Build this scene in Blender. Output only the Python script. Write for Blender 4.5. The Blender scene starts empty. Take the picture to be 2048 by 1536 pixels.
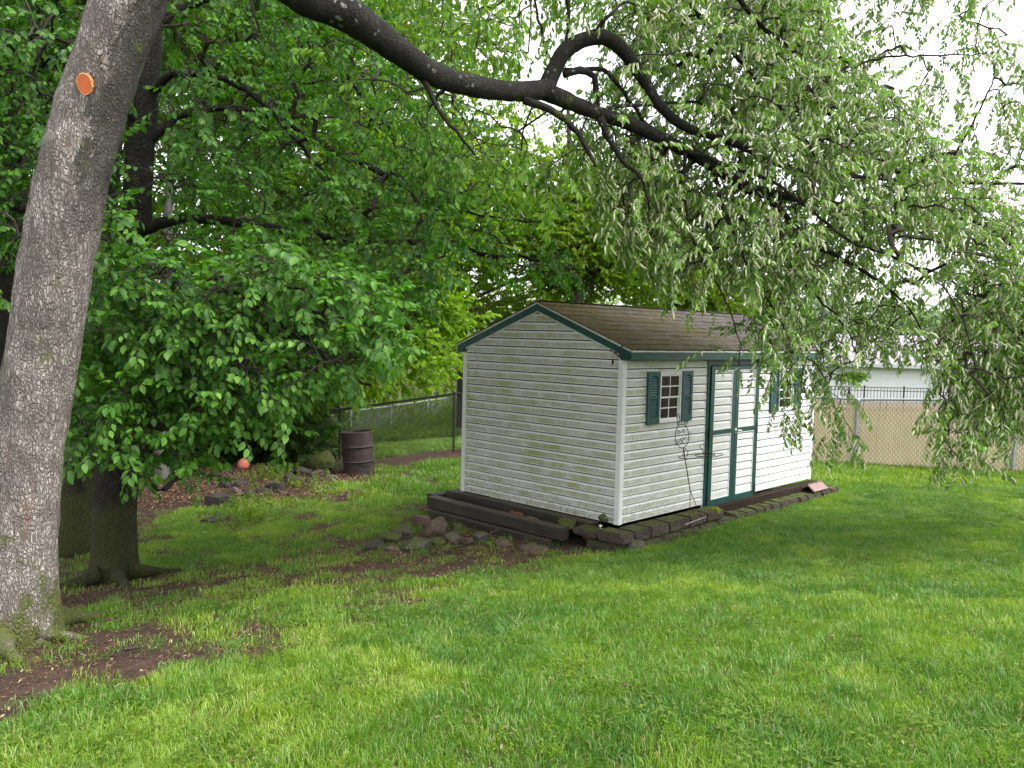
import bpy, math, random
import numpy as np
from math import radians, sin, cos, pi
from mathutils import Vector, Matrix, Euler

random.seed(7)
RNG = np.random.default_rng(11)
SC = bpy.context.scene
COL = SC.collection

# ------------------------------------------------------------------ camera
FPX = 1666.466
YAW, PIT, ROL = 7.71282187e-01, -5.93365928e-02, 2.44915012e-02
CAM = np.array([-7.40393215, -5.50281224, 1.96987872])
Fw = np.array([cos(YAW)*cos(PIT), sin(YAW)*cos(PIT), sin(PIT)])
R0 = np.array([sin(YAW), -cos(YAW), 0.0])
U0 = np.cross(R0, Fw)
Rt = R0*cos(ROL) + U0*sin(ROL)
Up = U0*cos(ROL) - R0*sin(ROL)
cam_d = bpy.data.cameras.new('camera')
cam_o = bpy.data.objects.new('camera', cam_d)
COL.objects.link(cam_o)
cam_d.sensor_width = 36.0
cam_d.lens = FPX/2048*36
cam_d.clip_start = 0.05
cam_d.clip_end = 1000
cam_o.matrix_world = Matrix(((Rt[0], Up[0], -Fw[0], CAM[0]), (Rt[1], Up[1], -Fw[1], CAM[1]),
                             (Rt[2], Up[2], -Fw[2], CAM[2]), (0, 0, 0, 1)))
SC.camera = cam_o

# ------------------------------------------------------------------ light
SUN_EL = radians(58)
sd = np.array([0.35, -0.94]); sd /= np.linalg.norm(sd)      # where the (veiled) sun stands
world = bpy.data.worlds.new('World'); SC.world = world
world.use_nodes = True
wn = world.node_tree; wn.nodes.clear()
sky = wn.nodes.new('ShaderNodeTexSky'); sky.sky_type = 'NISHITA'; sky.sun_disc = False
sky.sun_elevation = SUN_EL; sky.sun_rotation = math.atan2(sd[0], sd[1])
sky.air_density = 1.0; sky.dust_density = 3.0; sky.ozone_density = 1.0
hs = wn.nodes.new('ShaderNodeHueSaturation'); hs.inputs['Saturation'].default_value = 0.12
bg = wn.nodes.new('ShaderNodeBackground'); bg.inputs['Strength'].default_value = 0.15
wo = wn.nodes.new('ShaderNodeOutputWorld')
wn.links.new(sky.outputs[0], hs.inputs['Color']); wn.links.new(hs.outputs[0], bg.inputs['Color'])
wn.links.new(bg.outputs[0], wo.inputs['Surface'])
sun_d = bpy.data.lights.new('sun', 'SUN'); sun_d.energy = 0.6; sun_d.angle = radians(40)
sun_d.color = (1.0, 0.97, 0.92)
sun_o = bpy.data.objects.new('sun', sun_d); COL.objects.link(sun_o)
sv = Vector((sd[0]*cos(SUN_EL), sd[1]*cos(SUN_EL), sin(SUN_EL)))
sun_o.rotation_euler = sv.to_track_quat('Z', 'Y').to_euler()
SC.view_settings.view_transform = 'Standard'; SC.view_settings.look = 'None'
SC.view_settings.gamma = 1.0; SC.view_settings.use_curve_mapping = False
SC.view_settings.exposure = 2.05
SC.cycles.max_bounces = 7; SC.cycles.diffuse_bounces = 4; SC.cycles.glossy_bounces = 2
SC.cycles.transmission_bounces = 4; SC.cycles.transparent_max_bounces = 6
SC.cycles.caustics_reflective = False; SC.cycles.caustics_refractive = False
SC.cycles.sample_clamp_indirect = 6
SC.cycles.use_denoising = True

# ------------------------------------------------------------------ projection and noise helpers
def at(u, v, d):
    return CAM + d*(Fw + Rt*(u-1024)/FPX - Up*(v-768)/FPX)
def px(P):
    d = np.asarray(P, float) - CAM
    z = d @ Fw
    zz = np.where(np.abs(z) < 1e-3, 1e-3, z)
    return 1024 + FPX*(d @ Rt)/zz, 768 - FPX*(d @ Up)/zz, z
def on_plane(u, v, axis, val):
    r = Fw + Rt*(u-1024)/FPX - Up*(v-768)/FPX
    return CAM + r*(val-CAM[axis])/r[axis]
def hsh(i, j, k, s):
    n = (i*374761393 + j*668265263 + k*2147483647 + s*1274126177) & 0xffffffff
    n = ((n ^ (n >> 13))*1274126177) & 0xffffffff
    n = ((n ^ (n >> 16))*2246822519) & 0xffffffff
    return (n ^ (n >> 15))/4294967295.0
def noise3(P, s=0):
    P = np.asarray(P, float)
    f = np.floor(P).astype(np.int64); t = P-f; t = t*t*(3-2*t)
    out = 0
    for a in (0, 1):
        for b in (0, 1):
            for c in (0, 1):
                w = (t[..., 0] if a else 1-t[..., 0])*(t[..., 1] if b else 1-t[..., 1])*(t[..., 2] if c else 1-t[..., 2])
                out = out + w*hsh(f[..., 0]+a, f[..., 1]+b, f[..., 2]+c, s)
    return out
def fbm(P, o=4, s=0):
    P = np.asarray(P, float); a = .5; out = 0; n = 0
    for i in range(o):
        out = out + a*noise3(P*2**i, s+i); n += a; a *= .5
    return out/n
def fbm2(x, y, sc, o=4, s=0):
    return fbm(np.stack([np.asarray(x)*sc, np.asarray(y)*sc, np.zeros_like(np.asarray(x, float))+.37], -1), o, s)
def inpoly(u, v, poly):
    u = np.asarray(u); v = np.asarray(v); c = np.zeros(u.shape, bool)
    n = len(poly)
    for i in range(n):
        x1, y1 = poly[i]; x2, y2 = poly[(i+1) % n]
        if y1 == y2: continue
        k = ((y1 > v) != (y2 > v)) & (u < (x2-x1)*(v-y1)/(y2-y1)+x1)
        c ^= k
    return c

# ------------------------------------------------------------------ materials
class MB:
    def __init__(s, name):
        s.m = bpy.data.materials.new(name); s.m.use_nodes = True
        s.t = s.m.node_tree; s.t.nodes.clear()
        s.out = s.n('ShaderNodeOutputMaterial')
    def n(s, typ, **kw):
        nd = s.t.nodes.new(typ)
        for k, v in kw.items(): setattr(nd, k, v)
        return nd
    def l(s, a, b): s.t.links.new(a, b)
    def val(s, sock, v):
        if hasattr(v, 'is_output') or hasattr(v, 'links'): s.l(v, sock)
        else:
            if isinstance(v, (tuple, list)) and len(v) == 3 and sock.type == 'RGBA': v = (*v, 1)
            sock.default_value = v
    def pos(s): return s.n('ShaderNodeNewGeometry').outputs['Position']
    def mapv(s, vec, scale=(1, 1, 1), rot=(0, 0, 0)):
        m = s.n('ShaderNodeMapping'); s.l(vec, m.inputs['Vector'])
        m.inputs['Scale'].default_value = scale; m.inputs['Rotation'].default_value = rot
        return m.outputs[0]
    def noise(s, vec, scale, detail=4, rough=.6):
        m = s.n('ShaderNodeTexNoise'); s.l(vec, m.inputs['Vector'])
        m.inputs['Scale'].default_value = scale; m.inputs['Detail'].default_value = detail
        m.inputs['Roughness'].default_value = rough
        return m.outputs['Fac']
    def vor(s, vec, scale, feature='F1', out='Distance', rnd=1):
        m = s.n('ShaderNodeTexVoronoi', feature=feature); s.l(vec, m.inputs['Vector'])
        m.inputs['Scale'].default_value = scale; m.inputs['Randomness'].default_value = rnd
        return m.outputs[out]
    def rng(s, v, a, b, c=0, d=1):
        m = s.n('ShaderNodeMapRange'); s.l(v, m.inputs[0])
        for i, q in enumerate((a, b, c, d)): m.inputs[i+1].default_value = q
        return m.outputs[0]
    def math(s, op, a, b=0.0):
        m = s.n('ShaderNodeMath', operation=op); s.val(m.inputs[0], a); s.val(m.inputs[1], b)
        return m.outputs[0]
    def mix(s, f, a, b, blend='MIX'):
        m = s.n('ShaderNodeMix', data_type='RGBA', blend_type=blend)
        s.val(m.inputs[0], f); s.val(m.inputs[6], a); s.val(m.inputs[7], b)
        return m.outputs[2]
    def attr(s, name, typ='GEOMETRY', out='Fac'):
        a = s.n('ShaderNodeAttribute', attribute_type=typ, attribute_name=name)
        return a.outputs[out]
    def bump(s, h, strength=.5, dist=.01):
        b = s.n('ShaderNodeBump'); s.l(h, b.inputs['Height'])
        b.inputs['Strength'].default_value = strength; b.inputs['Distance'].default_value = dist
        return b.outputs[0]
    def bsdf(s, col, rough=.6, spec=.4, normal=None, metal=0.0):
        b = s.n('ShaderNodeBsdfPrincipled')
        s.val(b.inputs['Base Color'], col); s.val(b.inputs['Roughness'], rough)
        s.val(b.inputs['Specular IOR Level'], spec); s.val(b.inputs['Metallic'], metal)
        if normal is not None: s.l(normal, b.inputs['Normal'])
        return b
    def done(s, sh):
        s.l(sh.outputs[0] if hasattr(sh, 'outputs') else sh, s.out.inputs['Surface']); return s.m

def leaf_mat(name, ca, cb, cc, trans=.4, rough=.42, tintamt=1.0, inst=True, spec=.45):
    m = MB(name)
    rv = m.attr('rnd')                                     # per leaf
    if inst: tv = m.attr('tint', 'INSTANCER')              # per spray
    else: tv = m.n('ShaderNodeObjectInfo').outputs['Random']
    c = m.mix(tv, ca, cb)
    c = m.mix(m.rng(rv, .45, 1.0, 0, .85), c, cc)
    c = m.mix(m.rng(rv, 0, .35, .35, 0), c, tuple(q*.5 for q in ca))
    b = m.bsdf(c, rough, spec)
    t = m.n('ShaderNodeBsdfTranslucent')
    m.l(m.mix(1.0, c, (1.3, 1.5, .5, 1), 'MULTIPLY'), t.inputs['Color'])
    mx = m.n('ShaderNodeMixShader'); mx.inputs[0].default_value = trans
    m.l(b.outputs[0], mx.inputs[1]); m.l(t.outputs[0], mx.inputs[2])
    return m.done(mx)

def bark_mat(name, base, dark, light, moss=.3, scale=1.0, wet=False, lichen=.0, streak=False):
    m = MB(name); p = m.pos()
    q = m.mapv(p, (1, 1, .42))
    nz = m.n('ShaderNodeTexNoise'); m.l(q, nz.inputs['Vector']); nz.inputs['Scale'].default_value = 9*scale
    ws = m.n('ShaderNodeVectorMath', operation='MULTIPLY_ADD'); m.l(nz.outputs['Color'], ws.inputs[0])
    ws.inputs[1].default_value = (.09/scale,)*3; m.l(q, ws.inputs[2])
    v = m.vor(ws.outputs[0], 62*scale, 'DISTANCE_TO_EDGE')
    v2 = m.noise(m.mapv(p, (38*scale, 38*scale, 9*scale)), 1.0, 4, .65)
    crack = m.math('MULTIPLY', m.rng(v, 0.0, .20, .22, 1), m.rng(v2, .34, .52, .15, 1))
    vb = m.vor(ws.outputs[0], 21*scale, 'DISTANCE_TO_EDGE'); vc = m.vor(ws.outputs[0], 62*scale, 'F1', 'Color')
    crack = m.math('MULTIPLY', crack, m.rng(vb, 0, .07, .35, 1))
    fine = m.noise(q, 120*scale, 4, .7)
    big = m.noise(p, 3.0, 4, .6)
    c = m.mix(m.rng(m.math('ADD', m.math('MULTIPLY', fine, .5), m.math('MULTIPLY', vc, .5)), .25, .75), base, light)
    c = m.mix(m.rng(big, .42, .62, 0, .6), c, dark)
    c = m.mix(crack, dark, c)
    if streak:
        st = m.noise(m.mapv(p, (7, 7, .9)), 1.0, 4, .6)
        c = m.mix(m.rng(st, .60, .68, 0, .55), c, (.16, .075, .05))
        # wet, darker flank of the leaning stem
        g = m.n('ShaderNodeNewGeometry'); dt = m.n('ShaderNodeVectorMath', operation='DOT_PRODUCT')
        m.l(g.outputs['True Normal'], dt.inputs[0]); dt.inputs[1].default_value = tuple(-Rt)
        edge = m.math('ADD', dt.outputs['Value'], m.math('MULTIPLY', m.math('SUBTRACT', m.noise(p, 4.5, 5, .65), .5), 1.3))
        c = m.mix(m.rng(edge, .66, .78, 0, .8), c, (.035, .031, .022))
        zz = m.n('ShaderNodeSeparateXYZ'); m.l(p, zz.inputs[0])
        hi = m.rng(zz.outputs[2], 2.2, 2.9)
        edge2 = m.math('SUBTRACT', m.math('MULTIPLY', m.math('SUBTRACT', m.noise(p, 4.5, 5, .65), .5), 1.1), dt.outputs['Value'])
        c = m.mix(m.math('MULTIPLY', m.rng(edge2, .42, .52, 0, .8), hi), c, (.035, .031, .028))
    mo = m.noise(p, 5.0, 5, .65)
    zz = m.n('ShaderNodeSeparateXYZ'); m.l(p, zz.inputs[0])
    low = m.rng(zz.outputs[2], -.1, .55, 1.0, 0.0)
    mf = m.math('MULTIPLY', m.rng(m.math('ADD', mo, m.math('MULTIPLY', low, .32)), .60, .74), moss)
    c = m.mix(mf, c, m.mix(m.rng(fine, .4, .65), (.045, .060, .008), (.11, .13, .018)))
    if lichen > 0:
        lw = m.n('ShaderNodeVectorMath', operation='MULTIPLY_ADD'); m.l(nz.outputs['Color'], lw.inputs[0]); lw.inputs[1].default_value = (.09,)*3; m.l(p, lw.inputs[2])
        lv = m.math('ADD', m.vor(lw.outputs[0], 17, 'F1'), m.math('MULTIPLY', m.math('SUBTRACT', m.noise(p, 60, 4, .8), .5), .25)); ln = m.noise(p, 3.2, 3, .6)
        lf = m.math('MULTIPLY', m.rng(lv, .28, .20), m.rng(ln, .53, .6, 0, lichen))
        c = m.mix(lf, c, (.26, .30, .24))
    h = m.math('ADD', m.math('MULTIPLY', crack, .8), m.math('MULTIPLY', fine, .5))
    return m.done(m.bsdf(c, .5 if wet else .85, .5 if wet else .25, m.bump(h, .9, .016/scale)))

def simple_mat(name, col, rough=.6, spec=.4, var=.15, nscale=8, bump=0, bscale=60, metal=0.0):
    m = MB(name); p = m.pos()
    f = m.noise(p, nscale, 5, .6)
    c = m.mix(m.rng(f, .3, .7), tuple(q*(1-var) for q in col), tuple(min(1, q*(1+var)) for q in col))
    nm = m.bump(m.noise(p, bscale, 4, .6), bump, .01) if bump else None
    return m.done(m.bsdf(c, rough, spec, nm, metal))

M = {}
M['green_trim'] = None
def mk_trim():
    m = MB('green_painted_trim'); p = m.pos()
    f = m.noise(p, 6, 5, .65); g = m.noise(m.mapv(p, (30, 30, 4)), 1.5, 4, .7)
    c = m.mix(m.rng(f, .35, .7), (.004, .042, .036), (.008, .064, .054))
    c = m.mix(m.rng(g, .62, .8, 0, .5), c, (.06, .11, .07))
    return m.done(m.bsdf(c, .45, .4, m.bump(m.noise(p, 50, 3), .15, .004)))
M['green_trim'] = mk_trim()
M['green_shutter'] = simple_mat('green_shutter_plastic', (.007, .056, .054), .42, .4, .2, 20)
M['white_trim'] = simple_mat('white_vinyl_trim', (.62, .62, .62), .45, .4, .07, 5)
M['drip_edge'] = simple_mat('white_drip_edge', (.52, .52, .50), .45, .4, .15, 14)

def siding_mat(name, amount, side):
    m = MB(name); p = m.pos()
    cz = m.attr('cz')
    x = m.mapv(p, (3.5, 3.5, 9))
    n1 = m.noise(x, 1.0, 6, .75); n2 = m.noise(m.mapv(p, (28, 28, 7)), 1.0, 4, .7); n3 = m.noise(p, 1.3, 3, .6)
    n4 = m.noise(p, 70, 3, .8)
    band = m.math('MULTIPLY', m.rng(cz, .04, .12), m.rng(cz, .74, .62))
    fac = m.math('ADD', m.math('MULTIPLY', n1, .6), m.math('ADD', m.math('MULTIPLY', n2, .25), m.math('MULTIPLY', n4, .15)))
    sep = m.n('ShaderNodeSeparateXYZ'); m.l(p, sep.inputs[0])
    grey = m.math('MULTIPLY', m.rng(fac, .28, .52), band)
    green = m.math('MULTIPLY', m.rng(m.math('ADD', fac, m.math('MULTIPLY', m.math('SUBTRACT', n3, .5), .5)), .47, .66), band)
    lowz = m.rng(sep.outputs[2], .45, -.1, 0, 1)
    blot = m.math('MULTIPLY', m.rng(m.math('ADD', m.noise(p, 22, 5, .8), m.math('MULTIPLY', lowz, .14)), .64, .74), m.rng(lowz, .1, .7))
    if side:
        fade = m.rng(sep.outputs[0], .1, 2.6, 1, .08)
        grey = m.math('MULTIPLY', grey, fade); green = m.math('MULTIPLY', green, fade)
        blot = m.math('MULTIPLY', blot, m.rng(sep.outputs[0], .6, 3, 1, .15))
    c = m.mix(m.math('MULTIPLY', grey, .85*amount), (.62, .62, .615), (.33, .33, .28))
    c = m.mix(m.math('MULTIPLY', green, .95*amount), c, (.27, .28, .10))
    c = m.mix(m.math('MULTIPLY', blot, .6*amount), c, (.14, .13, .06))
    c = m.mix(m.rng(cz, .865, .875), c, (.035, .036, .03))  # lap shadow painted dark into the groove, along with grime caught there
    return m.done(m.bsdf(c, .5, .35, m.bump(m.noise(m.mapv(p, (3, 3, 60)), 2, 3), .08, .003)))
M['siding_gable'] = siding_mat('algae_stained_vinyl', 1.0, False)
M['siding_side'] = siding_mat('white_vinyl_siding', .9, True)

def shingle_mat():
    m = MB('mossy_asphalt_shingle'); p = m.pos()
    oi = m.n('ShaderNodeObjectInfo').outputs['Random']
    n = m.noise(p, 90, 4, .8); b = m.noise(p, 1.6, 4, .6); g = m.noise(p, 32, 4, .75)
    c = m.mix(oi, (.036, .030, .027), (.082, .070, .063))
    c = m.mix(m.rng(n, .35, .7, 0, .8), c, (.045, .042, .038))
    c = m.mix(m.rng(m.noise(p, 9, 5, .75), .40, .62, 0, .7), c, (.10, .095, .085))
    sep = m.n('ShaderNodeSeparateXYZ'); m.l(p, sep.inputs[0])
    left = m.rng(sep.outputs[0], .4, 4.6, .16, -.10)
    mo = m.rng(m.math('ADD', m.math('ADD', m.math('MULTIPLY', b, .5), m.math('MULTIPLY', g, .5)), left), .50, .66, 0, .8)
    c = m.mix(mo, c, (.060, .050, .014))
    pet = m.rng(m.vor(p, 48, 'F1'), .30, .20); pn = m.rng(m.noise(p, 12, 3), .42, .6)
    c = m.mix(m.math('MULTIPLY', m.math('MULTIPLY', pet, pn), m.rng(sep.outputs[0], .3, 4, .85, .35)), c, (.30, .25, .14))
    return m.done(m.bsdf(c, .95, .04, m.bump(m.math('ADD', n, g), .5, .008)))
M['shingle'] = shingle_mat()

def stone_mat(name, a, b, moss):
    m = MB(name); p = m.pos(); oi = m.n('ShaderNodeObjectInfo').outputs['Random']
    n = m.noise(p, 14, 6, .7); f = m.noise(p, 70, 4, .7); k = m.noise(p, 6, 5, .7)
    c = m.mix(m.rng(n, .35, .65), a, b)
    c = m.mix(m.math('MULTIPLY', oi, .4), c, tuple(q*.55 for q in a))
    c = m.mix(m.rng(f, .6, .8, 0, .5), c, tuple(min(1, q*1.9) for q in b))
    g = m.n('ShaderNodeNewGeometry'); sp = m.n('ShaderNodeSeparateXYZ'); m.l(g.outputs['Normal'], sp.inputs[0])
    mf = m.rng(m.math('ADD', m.math('MULTIPLY', sp.outputs[2], .28), k), .78-.3*moss, .92-.3*moss, 0, min(1, moss*1.4))
    c = m.mix(mf, c, m.mix(m.rng(f, .4, .6), (.035, .042, .010), (.075, .085, .018)))
    li = m.math('MULTIPLY', m.rng(m.vor(p, 24, 'F1'), .26, .2), m.rng(k, .5, .6, 0, .5))
    c = m.mix(li, c, (.24, .25, .20))
    return m.done(m.bsdf(c, .85, .25, m.bump(m.math('ADD', n, f), .8, .02)))
M['rock_brown'] = stone_mat('brown_fieldstone', (.085, .055, .045), (.14, .10, .08), .25)
M['rock_grey'] = stone_mat('grey_mossy_fieldstone', (.06, .055, .048), (.12, .11, .095), .55)
M['rock_dark'] = stone_mat('dark_damp_stone', (.026, .023, .020), (.055, .049, .043), .2)
M['rock_moss'] = stone_mat('moss_covered_stone', (.045, .045, .030), (.09, .09, .06), 1.0)
M['block'] = stone_mat('brown_concrete_block', (.050, .037, .031), (.09, .068, .056), .72)
M['brick'] = stone_mat('old_red_brick', (.17, .065, .038), (.24, .11, .07), .12)
def timber():
    m = MB('wet_dark_timber'); p = m.pos()
    g = m.noise(m.mapv(p, (40, 2.0, 60)), 1.0, 5, .7); k = m.noise(p, 2.5, 4, .6)
    c = m.mix(m.rng(g, .35, .65), (.010, .009, .007), (.040, .032, .024))
    c = m.mix(m.rng(k, .5, .68, 0, .6), c, (.040, .042, .016))
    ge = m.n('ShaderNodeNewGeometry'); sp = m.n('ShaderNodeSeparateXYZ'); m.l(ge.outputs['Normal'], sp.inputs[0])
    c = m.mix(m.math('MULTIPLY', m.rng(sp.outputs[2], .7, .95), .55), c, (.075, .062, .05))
    return m.done(m.bsdf(c, .6, .35, m.bump(g, .5, .01)))
M['timber'] = timber()
M['pane'] = None
def pane():
    m = MB('window_glass'); p = m.pos()
    sep = m.n('ShaderNodeSeparateXYZ'); m.l(p, sep.inputs[0])
    b = m.bsdf((.012, .012, .014), .04, .5)
    g = m.n('ShaderNodeBsdfTransparent'); mx = m.n('ShaderNodeMixShader'); mx.inputs[0].default_value = .45
    m.l(b.outputs[0], mx.inputs[1]); m.l(g.outputs[0], mx.inputs[2])
    return m.done(mx)
M['pane'] = pane()
M['curtain'] = simple_mat('window_curtain', (.36, .31, .28), .9, .1, .2, 12)
M['inside'] = simple_mat('shed_interior', (.05, .045, .04), .9, .1, .2, 5)
M['galv'] = simple_mat('galvanized_steel', (.30, .32, .34), .42, .5, .18, 12, metal=.4)
M['galv_pale'] = simple_mat('weathered_galvanized_pipe', (.42, .45, .46), .5, .4, .12, 6)
M['black_metal'] = simple_mat('black_coated_pipe', (.018, .019, .020), .45, .5, .2, 10)
M['wire_dark'] = simple_mat('dark_fence_wire', (.03, .034, .034), .6, .3, .1, 4)
M['wire_grey'] = simple_mat('grey_fence_wire', (.15, .17, .17), .6, .3, .1, 4)
M['wire_brown'] = simple_mat('brown_fence_wire', (.075, .05, .036), .7, .2, .2, 4)
M['rust_wire'] = simple_mat('rusty_garden_wire', (.035, .020, .015), .7, .3, .3, 40)
M['iron'] = simple_mat('black_cast_iron', (.008, .008, .009), .5, .4, .2, 30)
M['steel'] = simple_mat('door_handle_steel', (.55, .55, .53), .3, .5, .05, 20, metal=.7)
def slat(name, a, b):
    m = MB(name); p = m.pos()
    n = m.noise(p, 2.0, 4, .6); v = m.noise(m.mapv(p, (26, 26, .6)), 1.0, 2, .5)
    c = m.mix(m.rng(n, .35, .65), a, b)
    c = m.mix(m.rng(v, .3, .7, 0, .4), c, tuple(q*.78 for q in a))
    return m.done(m.bsdf(c, .6, .3))
M['slat'] = slat('tan_privacy_slat', (.74, .56, .42), (.82, .65, .49))
M['slat_top'] = slat('faded_pink_slat', (.70, .52, .41), (.78, .59, .47))
def drum_mat():
    m = MB('rusty_steel_drum'); p = m.pos()
    n = m.noise(p, 7, 6, .7); f = m.noise(p, 40, 4, .7)
    c = m.mix(m.rng(n, .4, .62), (.020, .015, .015), (.042, .025, .021))
    c = m.mix(m.rng(f, .62, .78, 0, .5), c, (.085, .04, .026))
    return m.done(m.bsdf(c, .65, .35, m.bump(m.math('ADD', n, f), .3, .006)))
M['drum'] = drum_mat()
def ball_mat():
    m = MB('faded_orange_rubber'); p = m.pos(); n = m.noise(p, 18, 4, .6)
    c = m.mix(m.rng(n, .4, .65), (.58, .13, .075), (.66, .27, .20))
    return m.done(m.bsdf(c, .6, .3, m.bump(m.noise(p, 200, 2), .2, .002)))
M['ball'] = ball_mat()
M['scar'] = None
def scar_mat():
    m = MB('fresh_cut_wood'); tc = m.n('ShaderNodeTexCoord').outputs['Object']
    w = m.n('ShaderNodeTexWave', wave_type='RINGS', rings_direction='SPHERICAL'); m.l(tc, w.inputs['Vector'])
    w.inputs['Scale'].default_value = 60; w.inputs['Distortion'].default_value = 6; w.inputs['Detail'].default_value = 3
    c = m.mix(w.outputs['Fac'], (.44, .085, .022), (.60, .16, .05))
    return m.done(m.bsdf(c, .6, .3, m.bump(w.outputs['Fac'], .4, .004)))
M['scar'] = scar_mat()
M['scar_rim'] = simple_mat('pale_callus_wood', (.50, .26, .12), .7, .2, .3, 60)
M['tile_red'] = simple_mat('weathered_pink_tile', (.22, .145, .135), .8, .3, .35, 30, .4, 60)
M['paver'] = simple_mat('grey_paver', (.34, .33, .31), .8, .3, .25, 30, .4, 60)
M['house_wall'] = simple_mat('white_house_siding', (.72, .72, .76), .6, .3, .05, 2)
M['house_roof'] = simple_mat('grey_house_roof', (.24, .22, .24), .9, .2, .2, 3)
M['mushroom'] = simple_mat('pale_mushroom', (.62, .56, .48), .6, .3, .1, 40)

LG = dict(
    front=leaf_mat('glossy_mid_green_leaf', (.028, .092, .012), (.058, .165, .018), (.14, .30, .036), .42, .5, spec=.32),
    cherry=leaf_mat('flowering_cherry_leaf', (.088, .185, .028), (.14, .265, .038), (.22, .35, .07), .5, .5, spec=.28),
    wood_bright=leaf_mat('sunny_woodland_leaf', (.12, .20, .014), (.17, .26, .020), (.24, .33, .035), .62, .6, spec=.2),
    wood_mid=leaf_mat('mid_woodland_leaf', (.060, .125, .012), (.10, .18, .016), (.15, .24, .025), .58, .6, spec=.2),
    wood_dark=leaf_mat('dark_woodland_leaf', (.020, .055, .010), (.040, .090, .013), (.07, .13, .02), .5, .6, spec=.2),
    pale=leaf_mat('pale_distant_leaf', (.15, .22, .13), (.20, .27, .18), (.24, .31, .21), .45, .6, spec=.2),  # distance haze put into the leaf colour, paler and greyer
    lime=leaf_mat('lime_maple_leaf', (.13, .24, .010), (.17, .28, .012), (.22, .33, .018), .62, .5, spec=.25),
    bush=leaf_mat('undergrowth_leaf', (.07, .14, .018), (.15, .22, .03), (.20, .29, .04), .45, .55, spec=.25),
)
M['leaf_front'] = leaf_mat('single_glossy_leaf', (.038, .105, .016), (.075, .19, .022), (.16, .31, .042), .42, .5, inst=False, spec=.32)
M['leaf_cherry'] = leaf_mat('single_cherry_leaf', (.07, .145, .018), (.12, .22, .028), (.20, .30, .05), .5, .5, inst=False, spec=.28)
def raceme_mat():
    m = MB('cream_flower_spike'); p = m.pos(); n = m.noise(p, 160, 3, .8)
    c = m.mix(m.rng(n, .35, .6), (.30, .36, .14), (.72, .72, .54))
    b = m.bsdf(c, .7, .2); t = m.n('ShaderNodeBsdfTranslucent'); m.l(c, t.inputs['Color'])
    mx = m.n('ShaderNodeMixShader'); mx.inputs[0].default_value = .35
    m.l(b.outputs[0], mx.inputs[1]); m.l(t.outputs[0], mx.inputs[2]); return m.done(mx)
M['raceme'] = raceme_mat()
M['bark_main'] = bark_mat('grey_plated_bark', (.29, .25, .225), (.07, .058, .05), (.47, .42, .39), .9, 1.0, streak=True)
M['bark_limb'] = bark_mat('dark_mossy_bark', (.020, .017, .012), (.007, .006, .005), (.036, .031, .022), .95, 1.2, False, .5)
M['bark_dark'] = bark_mat('wet_black_bark', (.016, .013, .009), (.004, .0035, .003), (.040, .034, .022), .3, .7, False)
M['bark_brown'] = bark_mat('furrowed_brown_bark', (.030, .024, .016), (.009, .007, .006), (.05, .042, .03), .4, .6)
M['bark_far'] = simple_mat('far_bark', (.045, .038, .030), .85, .2, .35, 10)
M['bark_grey_far'] = simple_mat('far_grey_bark', (.10, .095, .085), .85, .2, .3, 10)
M['twig'] = simple_mat('twig_bark', (.026, .019, .014), .7, .3, .3, 30)

# ------------------------------------------------------------------ object helpers
WL = {}
def wloc(o): return WL.get(o.name, np.zeros(3))
def link(o, parent, w):
    COL.objects.link(o)
    w = np.array(w, float)
    if parent is not None:
        o.parent = parent; o.location = tuple(w - wloc(parent))
    else: o.location = tuple(w)
    WL[o.name] = w
    return o
def props(o, label=None, cat=None, group=None, kind=None):
    if label: o['label'] = label
    if cat: o['category'] = cat
    if group: o['group'] = group
    if kind: o['kind'] = kind
    return o
def thing(name, label, cat, w, group=None):
    o = bpy.data.objects.new(name, None); o.empty_display_size = .1
    link(o, None, w); return props(o, label, cat, group)
def mesh_of(name, V, faces, mat, smooth=False, attrs=None, mats=None, midx=None):
    me = bpy.data.meshes.new(name)
    V = np.asarray(V, np.float32)
    if isinstance(faces, np.ndarray):
        n, k = faces.shape
        me.vertices.add(len(V)); me.vertices.foreach_set('co', V.ravel())
        me.loops.add(n*k); me.loops.foreach_set('vertex_index', faces.astype(np.int32).ravel())
        me.polygons.add(n); me.polygons.foreach_set('loop_start', np.arange(0, n*k, k, dtype=np.int32))
        me.update(calc_edges=True)
    else:
        me.from_pydata([tuple(map(float, v)) for v in V], [], [tuple(map(int, f)) for f in faces])
        me.update()
    if mats:
        for q in mats: me.materials.append(q)
    elif mat: me.materials.append(mat)
    if midx is not None: me.polygons.foreach_set('material_index', np.asarray(midx, np.int32))
    if smooth: me.polygons.foreach_set('use_smooth', np.ones(len(me.polygons), bool))
    for k, a in (attrs or {}).items():
        a = np.asarray(a, np.float32)
        if a.ndim == 1:
            at_ = me.attributes.new(k, 'FLOAT', 'POINT'); at_.data.foreach_set('value', a)
        else:
            at_ = me.attributes.new(k, 'FLOAT_VECTOR', 'POINT'); at_.data.foreach_set('vector', a.ravel())
    return me
def obj(name, V, faces, mat, parent=None, origin=None, smooth=False, attrs=None, **kw):
    V = np.asarray(V, float)
    w = np.array(origin if origin is not None else (wloc(parent) if parent is not None else (0, 0, 0)), float)
    me = mesh_of(name, V-w, faces, mat, smooth, attrs)
    o = bpy.data.objects.new(name, me)
    link(o, parent, w)
    return props(o, **kw)

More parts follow.
